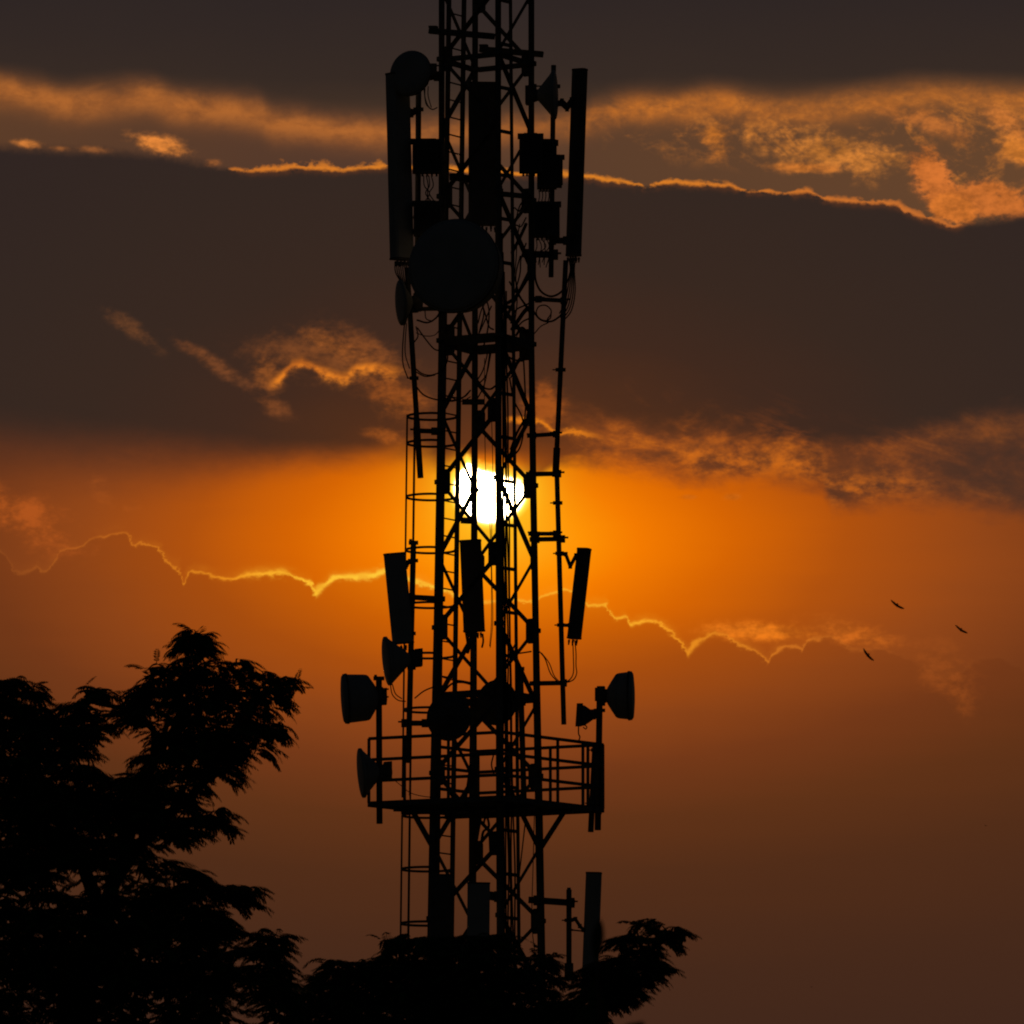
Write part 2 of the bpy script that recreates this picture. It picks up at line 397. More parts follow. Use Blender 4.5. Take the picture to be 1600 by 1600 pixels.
STEEL = material('weathered_galvanised_steel', (0.13, 0.13, 0.13), 0.75, 0.3, 0.35, 9)
PLASTIC = material('pale_grey_radome', (0.40, 0.42, 0.45), 0.6, 0, 0.12, 3)
DARKPL = material('dark_grey_housing', (0.12, 0.12, 0.125), 0.7, 0, 0.2, 5)
RUBBER = material('black_cable_sheath', (0.02, 0.02, 0.02), 0.85, 0, 0.2, 8, spec=0.2)
LEAF = material('dark_green_leaf', (0.045, 0.075, 0.02), 0.8, 0, 0.45, 2.0, spec=0.15)
BARK = material('brown_bark', (0.10, 0.07, 0.045), 0.95, 0, 0.4, 12, 0.3, spec=0.1)
FEATHER = material('dark_brown_plumage', (0.05, 0.035, 0.025), 0.8, 0, 0.4, 6, spec=0.1)
GRASS = material('dry_grass_ground', (0.09, 0.085, 0.04), 0.95, 0, 0.5, 0.3, 0.2, spec=0.1)

# ------------------------------------------------------------------ measuring
CP, SP = math.cos(PITCH), math.sin(PITCH)


def P(x, y, d=0.0, Y0=DIST):
    """the point of the vertical plane Y0 + d metres away seen at photograph pixel (x, y)"""
    rx, ru = (x - 800) / F, (800 - y) / F
    v = Vector((rx, CP - ru * SP, SP + ru * CP))
    return CAM + v * ((Y0 + d) / v.y)


# ------------------------------------------------------------------ meshes
WLOC = {}


class MB:
    def __init__(s): s.v = []; s.f = []; s.sm = []

    def add(s, vs, fs, smooth=False):
        o = len(s.v); s.v += [tuple(v) for v in vs]
        s.f += [tuple(i + o for i in f) for f in fs]; s.sm += [smooth] * len(fs)
        return s

    def frame_box(s, c, ax, ay, az, bevel=0.0):
        """box about c with half-axes ax ay az; the four long edges along az chamfered"""
        c = Vector(c)
        if bevel <= 0:
            ring = [(-1, -1), (1, -1), (1, 1), (-1, 1)]
        else:
            bx, by = bevel / max(ax.length, 1e-6), bevel / max(ay.length, 1e-6)
            bx, by = min(bx, .9), min(by, .9)
            ring = [(-1 + bx, -1), (1 - bx, -1), (1, -1 + by), (1, 1 - by), (1 - bx, 1), (-1 + bx, 1), (-1, 1 - by), (-1, -1 + by)]
        n = len(ring)
        vs = [c + ax * a + ay * b - az for a, b in ring] + [c + ax * a + ay * b + az for a, b in ring]
        fs = [tuple(reversed(range(n))), tuple(range(n, 2 * n))] + [(i, (i + 1) % n, n + (i + 1) % n, n + i) for i in range(n)]
        return s.add(vs, fs)

    def bar(s, a, b, w, h=None, up=None, bevel=0.0):
        """rectangular bar from a to b, w wide and h high"""
        a, b = Vector(a), Vector(b); h = h or w
        t = (b - a); L = t.length; t = t / L
        up = Vector(up) if up else (Vector((0, 0, 1)) if abs(t.z) < 0.9 else Vector((0, 1, 0)))
        sx = t.cross(up).normalized(); sy = sx.cross(t).normalized()
        return s.frame_box((a + b) / 2, sx * (w / 2), sy * (h / 2), t * (L / 2), bevel)

    def angle_iron(s, a, b, w, th, up=None):
        """an L-shaped rolled angle from a to b"""
        a, b = Vector(a), Vector(b)
        t = (b - a).normalized()
        up = Vector(up) if up else (Vector((0, 0, 1)) if abs(t.z) < 0.9 else Vector((0, 1, 0)))
        sx = t.cross(up).normalized(); sy = sx.cross(t).normalized()
        ring = [(0, 0), (w, 0), (w, th), (th, th), (th, w), (0, w)]
        ring = [(p - w / 2, q - w / 2) for p, q in ring]
        vs = [e + sx * p + sy * q for e in (a, b) for p, q in ring]
        n = 6
        fs = [tuple(reversed(range(n))), tuple(range(n, 2 * n))] + [(i, (i + 1) % n, n + (i + 1) % n, n + i) for i in range(n)]
        return s.add(vs, fs)

    def tube(s, pts, r, n=8, cap=True):
        pts = [Vector(p) for p in pts]
        rs = r if isinstance(r, (list, tuple)) else [r] * len(pts)
        vs = []; prev = None
        for i, p in enumerate(pts):
            t = (pts[min(i + 1, len(pts) - 1)] - pts[max(i - 1, 0)])
            t = t.normalized() if t.length > 1e-9 else Vector((0, 0, 1))
            if prev is None:
                q = Vector((0, 1, 0)) if abs(t.y) < 0.9 else Vector((1, 0, 0))
            else:
                q = prev
            sx = (q - t * q.dot(t)); sx = sx.normalized() if sx.length > 1e-6 else t.orthogonal().normalized()
            prev = sx; sy = t.cross(sx)
            for k in range(n):
                a = 2 * math.pi * k / n
                vs.append(p + sx * (rs[i] * math.cos(a)) + sy * (rs[i] * math.sin(a)))
        fs = []
        for i in range(len(pts) - 1):
            for k in range(n):
                fs.append((i * n + k, i * n + (k + 1) % n, (i + 1) * n + (k + 1) % n, (i + 1) * n + k))
        s.add(vs, fs, True)
        if cap:
            o = len(s.v) - len(vs)
            s.f += [tuple(o + k for k in reversed(range(n))), tuple(o + (len(pts) - 1) * n + k for k in range(n))]
            s.sm += [False, False]
        return s

    def lathe(s, c, axis, prof, n=40):
        """profile of (distance along axis, radius) turned about axis through c"""
        c = Vector(c); axis = Vector(axis).normalized()
        u = axis.cross(Vector((0, 0, 1))); u = u.normalized() if u.length > 1e-4 else Vector((1, 0, 0))
        w = axis.cross(u)
        vs = []
        for z, r in prof:
            for k in range(n):
                a = 2 * math.pi * k / n
                vs.append(c + axis * z + u * (max(r, 0.0005) * math.cos(a)) + w * (max(r, 0.0005) * math.sin(a)))
        fs = []
        for i in range(len(prof) - 1):
            for k in range(n):
                fs.append((i * n + k, i * n + (k + 1) % n, (i + 1) * n + (k + 1) % n, (i + 1) * n + k))
        fs += [tuple(reversed(range(n))), tuple((len(prof) - 1) * n + k for k in range(n))]
        return s.add(vs, fs, True)

    def plate(s, pts, th, nrm):
        nrm = Vector(nrm).normalized() * (th / 2); n = len(pts)
        vs = [Vector(p) - nrm for p in pts] + [Vector(p) + nrm for p in pts]
        fs = [tuple(reversed(range(n))), tuple(range(n, 2 * n))] + [(i, (i + 1) % n, n + (i + 1) % n, n + i) for i in range(n)]
        return s.add(vs, fs)

    def bolt(s, c, axis, r, h):
        axis = Vector(axis).normalized()
        return s.lathe(c, axis, [(0, r), (h, r)], 6)

    def build(s, name, mat, parent=None, loc=None):
        o0 = WLOC[parent.name] if parent else Vector(loc or (0, 0, 0))
        me = bpy.data.meshes.new(name)
        me.from_pydata([(v[0] - o0.x, v[1] - o0.y, v[2] - o0.z) for v in s.v], [], s.f)
        me.polygons.foreach_set('use_smooth', s.sm)
        me.materials.append(mat); me.update()
        o = bpy.data.objects.new(name, me); COL.objects.link(o)
        if parent: o.parent = parent
        else: o.location = o0
        WLOC[o.name] = o0.copy()
        return o


def smooth_path(pts, n=8):
    """Catmull-Rom through the points"""
    pts = [Vector(p) for p in pts]
    if len(pts) < 3: return pts
    q = [pts[0] * 2 - pts[1]] + pts + [pts[-1] * 2 - pts[-2]]
    o = []
    for i in range(1, len(q) - 2):
        for k in range(n):
            t = k / n; a, b, c, d = q[i - 1], q[i], q[i + 1], q[i + 2]
            o.append(0.5 * ((2 * b) + (c - a) * t + (2 * a - 5 * b + 4 * c - d) * t * t + (3 * b - a - 3 * c + d) * t ** 3))
    o.append(pts[-1])
    return o


def thing(name, label, cat, loc, group=None):
    o = bpy.data.objects.new(name, None); COL.objects.link(o)
    o.empty_display_size = 0.3
    o.location = loc; o['label'] = label; o['category'] = cat
    if group: o['group'] = group
    WLOC[o.name] = Vector(loc)
    return o


def cable(parent, pts, rpx=1.0, name='cable', n=7):
    """a hanging cable through (x, y, depth) pixel points"""
    return MB().tube(smooth_path([P(*p) for p in pts], n), rpx * 1.1 * PX, 6).build(name, RUBBER, parent)


ground = MB()
N = 40
for i in range(N + 1):
    for j in range(N + 1):
        x, y = -14000 + 28000 * i / N, -4000 + 26000 * j / N
        ground.v.append((x, y, 0.0))
for i in range(N):
    for j in range(N):
        ground.f.append((i * (N + 1) + j, (i + 1) * (N + 1) + j, (i + 1) * (N + 1) + j + 1, i * (N + 1) + j + 1)); ground.sm.append(False)
g = ground.build('ground', GRASS); g['kind'] = 'structure'

# ------------------------------------------------------------------ the lattice tower
AXX = P(760, 800).x


def zy(y, d=0.0): return P(760, y, d).z


def half(y):                 # half spread of the left and right legs, pixels
    return 70.5 if y < 600 else 70.5 + (y - 600) * 0.0172


DIRS = {'R': (1.0, 0.28), 'F': (0.26, -1.0), 'L': (-1.0, -0.28), 'B': (-0.26, 1.0)}


def leg_at(k, z, extra=0.0):
    # pixel row of that height on the axis plane
    y = 800 - F * math.tan(math.atan2(z - CAM.z, DIST) - PITCH)
    h = half(y) * PX + extra
    return Vector((AXX + DIRS[k][0] * h, DIST + DIRS[k][1] * h, z))


tower = thing('lattice_tower', 'tall four-legged steel lattice telecom tower with caged ladder and railed platform', 'tower', (AXX, DIST, 0))
ZTOP = zy(-130)
ZB = [0.0] + [zy(y) for y in (1437, 1210, 983, 756, 535, 310, 96)] + [ZTOP]
for k in 'LBRF':
    m = MB()
    zs = sorted(ZB)
    m.tube([leg_at(k, z) for z in zs], [0.058 if z < zy(1200) else 0.050 if z < zy(540) else 0.045 for z in zs], 10)
    for z in zs[1:-1]:                              # flange joints
        c = leg_at(k, z); m.lathe(c - Vector((0, 0, .03)), (0, 0, 1), [(0, .05), (0, .074), (.06, .074), (.06, .05)], 12)
    m.build('leg', STEEL, tower)
# base pads
for k in 'LBRF':
    c = leg_at(k, 0.0); MB().frame_box((c.x, c.y, 0.15), Vector((.3, 0, 0)), Vector((0, .3, 0)), Vector((0, 0, .16)), 0.03).build('footing', material('concrete', (.3, .29, .27), .9) if k == 'L' else bpy.data.materials['concrete'], tower)

# zigzag bracing: wide faces L-F and B-R, narrow faces L-B and F-R
nodes_a = [-118, 96, 310, 535, 756, 983, 1210, 1437, 1665, 1893, 2120, 2350]
nodes_b = [-10, 204, 417, 650, 874, 1100, 1325, 1545, 1778, 2005, 2235, 2460]
seq = sorted(nodes_a + nodes_b)


def brace(k1, y1, k2, y2, w=0.05):
    z1, z2 = zy(y1), zy(y2)
    if z1 < 0.1 or z2 < 0.1: return
    a, b = leg_at(k1, z1), leg_at(k2, z2)
    t = (b - a).normalized(); mid = (a + b) / 2
    out_ = Vector((mid.x - AXX, mid.y - DIST, 0)).normalized()
    MB().angle_iron(a + t * .06, b - t * .06, w, .012, out_).build('brace', STEEL, tower)


for i in range(len(seq) - 1):
    y1, y2 = seq[i], seq[i + 1]
    a_first = y1 in nodes_a
    for (p, q) in (('L', 'F'), ('R', 'B')):
        brace(p, y1 if a_first else y2, q, y2 if a_first else y1)
    for (p, q) in (('L', 'B'), ('R', 'F')):
        brace(q, y1 if a_first else y2, p, y2 if a_first else y1)


def gusset(k, to, y, w=.125, h=.36):
    z = zy(y)
    if z < 0.4: return
    c = leg_at(k, z); t = leg_at(to, z) - c; t.normalize()
    pts = [c + t * .03 + Vector((0, 0, -h / 2)), c + t * (w - .03) + Vector((0, 0, -h / 2)), c + t * (w + .01) + Vector((0, 0, -h / 2 + .05)),
           c + t * (w + .01) + Vector((0, 0, h / 2 - .05)), c + t * (w - .03) + Vector((0, 0, h / 2)), c + t * .03 + Vector((0, 0, h / 2))]
    n = t.cross(Vector((0, 0, 1)))
    m = MB().plate(pts, .014, n)
    for dz in (-.12, -.04, .04, .12):
        m.bolt(c + t * (w - .035) + Vector((0, 0, dz)), n, .011, .02)
    m.build('gusset_plate', STEEL, tower)


for y in nodes_a:
    big = 1.25 if y == 535 else 1.0
    gusset('L', 'F', y, .165 * big, .36 * big); gusset('R', 'B', y, .15 * big, .36 * big)
    gusset('F', 'R', y, .10, .26); gusset('B', 'L', y, .10, .26)
for y in nodes_b:
    gusset('F', 'L', y, .16, .34); gusset('B', 'R', y, .16, .34)
    gusset('L', 'B', y, .10, .24); gusset('R', 'F', y, .10, .24)

# horizontal rings
for y, w in ((97, .07), (537, .13), (1090, .10)):
    z = zy(y)
    for p, q in (('L', 'F'), ('F', 'R'), ('R', 'B'), ('B', 'L')):
        a, b = leg_at(p, z), leg_at(q, z); t = (b - a).normalized()
        MB().bar(a + t * .06, b - t * .06, .05, w).build('horizontal_beam', STEEL, tower)
MB().bar(P(705, 276, -.3), P(742, 281, .3), .06, .1).build('horizontal_beam', STEEL, tower)
MB().bar(P(783, 303, -.5), P(826, 307, .1), .05, .07).build('horizontal_beam', STEEL, tower)

# channel arms bolted across the top panel
for (a, b) in (((671, 48, -.35), (772, 57, -.78)), ((750, 77, .72), (848, 85, .34))):
    A, B_ = P(*a), P(*b); m = MB().bar(A, B_, .06, .085)
    m.bar(A + Vector((0, -.02, .05)), A + (B_ - A) * .12 + Vector((0, -.02, .06)), .07, .03)
    m.build('support_arm', STEEL, tower)

MB().bar(P(722, 628, .62), P(757, 628, .62), .06, .075).build('support_arm', STEEL, tower)
MB().bar(P(720, 813, .55), P(738, 814, .62), .012, .09).build('support_arm', STEEL, tower)

# ---- ladder with its safety cage
LC = Vector((P(702, 600).x - P(760, 600).x, -.05, 0))          # ladder centre relative to the axis
LD = Vector((.56, .83, 0)).normalized()                           # across the rungs
LN = Vector((-.83, .56, 0)).normalized()                          # out of the tower


def ladder_pt(z, u, v=0.0):
    zt = zy(0)
    return Vector((AXX + LC.x - (zy(600) - z) * .011 + max(0, z - zy(600)) * .006, DIST + LC.y, z)) + LD * u + LN * v


ztop, zbot = zy(-100), 0.2
m = MB()
for u in (-.19, .19):
    m.bar(ladder_pt(zbot, u), ladder_pt(ztop, u), .045, .06, LD)
lad_part = m.build('ladder', STEEL, tower)
z = zy(1500)
n_r = 0
while z < ztop and n_r < 66:
    MB().tube([ladder_pt(z, -.19), ladder_pt(z, .19)], .0115, 6).build('rung', STEEL, lad_part)
    z += 27.6 * PX; n_r += 1
CR = .355
CAGE = .29
for yh in (648, 690, 774, 857, 943, 1022, 1107, 1272, 1356, 1441):
    z = zy(yh + 1)
    m = MB(); c = .20
    ring = []
    for i in range(0, 33):
        a = math.radians(-125 + 250 * i / 32)
        ring.append(ladder_pt(z, CR * math.sin(a), CAGE + CR * math.cos(a) * 1.0))
    ring = [ladder_pt(z, -.19)] + ring + [ladder_pt(z, .19)]
    for p, q in zip(ring[:-1], ring[1:]):
        m.bar(p, q, .012, .034)
    m.build('hoop', STEEL, lad_part)
for z0, z1 in ((zy(1640), zy(1272)), (zy(1245), zy(646))):
    for a in (-80, -34, 12):
        q = math.radians(a)
        m = MB().bar(ladder_pt(z0, CR * math.sin(q), CAGE + CR * math.cos(q)), ladder_pt(z1, CR * math.sin(q), CAGE + CR * math.cos(q)), .03, .012, LN)
        m.build('cage_bar', STEEL, lad_part)

# ---- cable ladder beside the near leg, and the feeder cables on it
cl0, cl1 = P(811, 1500, -.42), P(797, -60, -.42)
cr = MB().bar(cl0, cl1, .05, .05).build('cable_ladder', STEEL, tower)
for y in range(12, 1480, 68):
    zf = zy(y); a = leg_at('F', zf); tt = (zf - cl0.z) / (cl1.z - cl0.z); b = cl0.lerp(cl1, tt)
    MB().bar(a, b, .04, .045).build('rung', STEEL, cr)
rnd = random.Random(4)
for i in range(7):
    pts = []
    for y in range(285 + 30 * i, 1561, 90):
        h = leg_at('F', zy(y)); fx = 2.2 + i * (1.5 + (y - 400) * .0018)
        pts.append(h + Vector((fx * PX + rnd.uniform(-1, 1) * .012, .03 + .02 * (i % 2), 0)))
    MB().tube(smooth_path(pts, 4), .014, 6).build('feeder_cable', RUBBER, tower)
for pts, r in (
        ([(757, 560, 0), (757, 640, 0), (758, 700, 0), (759, 735, 0), (766, 830, .1), (768, 960, .1), (765, 1010, .1)], .5),
        ([(768, 650, .2), (770, 740, .2), (768, 860, .2), (770, 965, .2), (766, 1012, .2)], .5),
        ([(806, 1005, .1), (793, 1030, .1), (789, 1043, 0)], 1.2),
        ([(743, 628, -.3), (757, 600, -.3), (764, 560, -.3), (765, 548, -.3)], .9),
        ([(746, 594, -.2), (755, 605, -.2), (766, 608, -.2), (774, 603, -.3)], 1.2),
        ([(743, 598, -.2), (754, 580, -.2), (760, 560, -.2), (762, 548, -.2)], .9),
        ([(748, 600, -.2), (760, 585, -.2), (767, 552, -.2)], .9),
        ([(818, 560, -.1), (820, 600, -.1), (821, 640, -.1), (815, 680, -.1), (800, 712, -.2), (796, 720, -.2)], 1.1),
        ([(796, 590, -.3), (803, 625, -.2), (815, 650, -.2), (818, 672, -.2), (812, 700, -.2), (798, 716, -.3)], 1.1),
        ([(826, 645, .1), (822, 663, .1), (812, 682, -.1), (800, 705, -.3), (796, 722, -.4)], 2.6),
        ([(820, 655, .1), (808, 676, -.1), (798, 702, -.3)], 1.6),
        ([(747, 505, -.2), (752, 485, -.3), (760, 470, -.4)], .9),
        ([(749, 520, -.2), (758, 500, -.3), (768, 478, -.4)], .9),
        ([(752, 470, -.3), (758, 490, -.3), (764, 510, -.3), (771, 515, -.4)], 1.0),
        ([(796, 440, -.4), (803, 452, -.3), (816, 470, -.1), (828, 490, .1)], 1.1),
        ([(790, 475, -.4), (804, 466, -.3), (816, 448, -.1), (826, 432, .1)], 2.2),
        ([(800, 515, -.3), (810, 500, -.2), (820, 486, -.1), (828, 480, .1)], 2.6),
        ([(798, 505, -.3), (806, 485, -.2), (818, 478, 0), (827, 474, .1)], 1.0),
        ([(802, 520, -.2), (808, 470, -.2), (806, 430, -.2), (813, 400, 0)], .9),
        ([(800, 470, -.2), (812, 430, -.1), (814, 405, 0), (822, 380, .1)], 1.0),
        ([(800, 460, -.2), (806, 410, -.1), (808, 375, 0), (812, 350, 0)], .8),
        ([(801, 380, -.2), (806, 345, -.1), (812, 322, .1), (820, 312, .1)], .9),
        ([(798, 362, -.3), (806, 352, -.2), (814, 354, 0), (822, 340, .1)], .9),
        ([(799, 345, -.3), (803, 325, -.2), (811, 330, 0), (818, 318, .1)], .9),
        ([(800, 395, -.3), (812, 372, -.1), (822, 350, .1)], 2.2),
        ([(797, 410, -.3), (806, 440, -.2), (812, 462, -.1), (826, 482, 0)], 1.0),
        ([(805, 515, -.1), (816, 503, -.1), (826, 498, 0)], 1.0),
        ([(806, 525, -.1), (815, 512, -.1), (824, 520, 0)], 1.6),
        ([(812, 560, -.1), (806, 575, -.1), (798, 590, -.3)], .9),
        ([(792, 556, -.3), (803, 562, -.2), (816, 564, 0)], 1.2),
        ([(733, 612, .2), (722, 622, -.1), (705, 627, -.2), (696, 622, -.3)], .9),
        ([(735, 620, .2), (720, 627, -.1), (700, 618, -.2)], .7),
        ([(690, 1086, -.3), (705, 1069, -.2), (722, 1066, 0), (738, 1070, .3)], 1.3),
        ([(692, 1058, -.3), (706, 1062, -.2), (722, 1064, 0), (737, 1067, .3)], 1.0),
        ([(830, 1018, .2), (805, 1022, 0), (792, 1026, -.3)], 1.0),
        ([(823, 1262, .1), (819, 1300, .1), (811, 1370, -.2)], .9),
        ([(835, 1270, .2), (833, 1350, .2), (831, 1440, .2), (836, 1490, .2)], .6),
        ([(757, 1262, -.2), (764, 1290, -.3), (755, 1300, -.2), (752, 1320, -.1)], 1.6),
        ([(768, 1262, -.3), (756, 1285, -.2), (764, 1300, -.3), (766, 1330, -.4)], 1.4),
        ([(700, 1232, -.3), (712, 1252, -.2), (726, 1250, 0), (731, 1225, .2), (735, 1195, .4)], 1.6),
        ([(694, 1215, -.3), (706, 1238, -.2), (720, 1256, 0)], 1.4),
        ([(771, 1180, -.5), (768, 1195, -.5), (772, 1210, -.5)], 1.0)):
    cable(tower, pts, r * 1.2, 'loose_cable', 5)

# ---- platform
pl = {'L': Vector((-1.655, -.42, 0)), 'F': Vector((.22, -1.30, 0)), 'R': Vector((1.655, .40, 0)), 'B': Vector((-.12, 1.30, 0))}
zd = zy(1259)


def plat(k, h=0.0, s=1.0): return Vector((AXX + pl[k].x * s, DIST + pl[k].y * s, zd + h))


m = MB()
cs = [plat(k) for k in 'LFRB']
m.plate([plat(k, -.012, .985) for k in 'LFRB'], .02, (0, 0, 1))
deck = m.build('platform', STEEL, tower)
for p, q in ('LF', 'FR', 'RB', 'BL'):
    MB().bar(plat(p, -.02), plat(q, -.02), .05, .075).build('edge_channel', STEEL, deck)
for t in (.3, .7):
    MB().bar(plat('L', -.08).lerp(plat('B', -.08), t), plat('F', -.08).lerp(plat('R', -.08), t), .06, .07).build('joist', STEEL, deck)
MB().bar(P(617, 1264, -.4), P(700, 1266, .5), .06, .07).build('joist', STEEL, deck)
RH = 100 * PX
for h in (RH, RH * .67, RH * .34):
    for p, q in ('LF', 'FR', 'RB', 'BL'):
        e = plat(q, h) if p != 'B' else plat(p, h).lerp(plat(q, h), .37)      # gap where the ladder comes through
        MB().bar(plat(p, h), e, .038, .045, bevel=.008).build('hand_rail', STEEL, deck)
for p, q, ts in (('L', 'F', (0, .27, .6)), ('F', 'R', (0, .55, .8)), ('R', 'B', (0, .12, .42, .75)), ('B', 'L', (0, .37))):
    for t in ts:
        MB().bar(plat(p).lerp(plat(q), t), plat(p, RH).lerp(plat(q, RH), t), .045, .045).build('railing_post', STEEL, deck)
for (k, e) in (('L', P(645, 1268, -.25)), ('R', P(881, 1269, .25))):
    MB().bar(leg_at(k, zy(1326)), e, .07, .07).build('strut', STEEL, deck)
for (k, t) in (('F', .55), ('B', .55)):
    MB().bar(leg_at(k, zy(1330)), plat(k, -.06, .85), .06, .06).build('strut', STEEL, deck)

# ------------------------------------------------------------------ antennas and dishes on the tower
rg_ = random.Random(11)


def clamp_at(m, c, axis=(0, 0, 1), s=1.0):
    c = Vector(c)
    m.frame_box(c, Vector((.055 * s, 0, 0)), Vector((0, .055 * s, 0)), Vector((0, 0, .03 * s)), .01)
    m.tube([c + Vector((-.11 * s, -.03, 0)), c + Vector((.11 * s, -.03, 0))], .008, 6)
    m.tube([c + Vector((-.11 * s, .03, 0)), c + Vector((.11 * s, .03, 0))], .008, 6)


def mount(label, top, bot, wpx, arms=(), clamps=(), cap=None, name='mounting_pole', sleeves=()):
    """a pole held off the tower by arms; arms = ((x, y, d) inner, (x, y, d) outer, height px)"""
    base = P(*bot)
    t = thing(name, label, 'mounting pole', base)
    A, B_ = P(*top), P(*bot)
    MB().tube([B_, A], wpx * PX / 2, 12).build('pole', STEEL, t)
    for a, b, h in arms:
        a3, b3 = P(*a), P(*b)
        m = MB().bar(a3, b3, .05, h * PX)
        m.build('arm', STEEL, t)
        for e, s in ((a3.lerp(b3, .18), 1.0), (a3.lerp(b3, .93), .9)):
            m = MB(); m.frame_box(e, Vector((.05 * s, 0, 0)), Vector((0, .075, 0)), Vector((0, 0, h * PX * .72)), .012)
            for k in (-1, 1):
                m.tube([e + Vector((-.09, k * .05, .02)), e + Vector((.09, k * .05, .02))], .008, 6)
            m.build('arm_clamp', STEEL, t)
    for y, w in clamps:
        f = (y - bot[1]) / (top[1] - bot[1]); c = B_.lerp(A, f)
        m = MB(); m.frame_box(c, Vector((w * PX / 2, 0, 0)), Vector((0, .05, 0)), Vector((0, 0, 2.3 * PX)), .01)
        m.tube([c + Vector((-w * PX * .8, 0, 0)), c + Vector((w * PX * .35, 0, 0))], .01, 6)
        m.build('clamp', STEEL, t)
    for y0, y1, w in sleeves:
        f0, f1 = ((y - bot[1]) / (top[1] - bot[1]) for y in (y0, y1))
        MB().tube([B_.lerp(A, f1), B_.lerp(A, f0)], w * PX / 2, 12).build('sleeve', STEEL, t)
    if cap:
        m = MB(); m.frame_box(A, Vector((cap * PX / 2, 0, 0)), Vector((0, .06, 0)), Vector((0, 0, 2.5 * PX)), .008)
        m.frame_box(A + Vector((-cap * PX * .3, 0, .03)), Vector((.02, 0, 0)), Vector((0, .03, 0)), Vector((0, 0, .02)))
        m.build('cap_plate', STEEL, t)
    return t


def panel(label, top, bot, wpx, tpx, yaw, brackets=(), feeds=(), mat=None, conn=6, bev=.03):
    """sector antenna: slim rounded box between two axis points (x, y, d); yaw turns its front away from the camera"""
    A, B_ = P(*top), P(*bot)
    t = thing('panel_antenna', label, 'panel antenna', B_)
    ax = (A - B_); L = ax.length; up = ax / L
    q = math.radians(yaw)
    wd = Vector((math.cos(q), math.sin(q), 0)); wd = (wd - up * wd.dot(up)).normalized()
    td = up.cross(wd).normalized()
    W, T = wpx * PX / 2, tpx * PX / 2
    c = (A + B_) / 2
    MB().frame_box(c, wd * W, td * T, up * (L / 2 - .02), bev).build('radome', mat or PLASTIC, t)
    for e, s in ((A, 1), (B_, -1)):
        MB().frame_box(e - up * (.011 * s), wd * (W * 1.03), td * (T * 1.05), up * .012, bev).build('end_cap', DARKPL, t)
    rear = MB().frame_box(c + td * (T + .012), wd * (W * .45), td * .012, up * (L / 2 * .96)).build('rear_spine', STEEL, t)
    m = MB()
    for i in range(conn):
        f = (i + .5) / conn * 2 - 1
        p = B_ + wd * (W * .8 * f) + td * (T * .4 * (1 if i % 2 else -1)) - up * .02
        m.tube([p, p - up * .035, p - up * .05, p - up * .075], [.016, .016, .011, .011], 8)
    m.build('connector_row', STEEL, t)
    for pts, h in brackets:                 # bracket: polyline of pixels from antenna to pole
        m = MB(); ps = [P(*p) for p in pts]
        for a, b in zip(ps[:-1], ps[1:]): m.bar(a, b, .05, h * PX)
        for p in ps: m.frame_box(p, Vector((.028, 0, 0)), Vector((0, .05, 0)), Vector((0, 0, h * PX * .62)), .008)
        m.build('bracket', STEEL, t)
    for pts, r in feeds:
        cable(t, pts, r)
    return t


def axis_dir(yaw, elev=0.0):
    """0 looks at the camera, +90 to the photograph's right, -90 to its left"""
    a, e = math.radians(yaw), math.radians(elev)
    return Vector((math.sin(a) * math.cos(e), -math.cos(a) * math.cos(e), math.sin(e)))


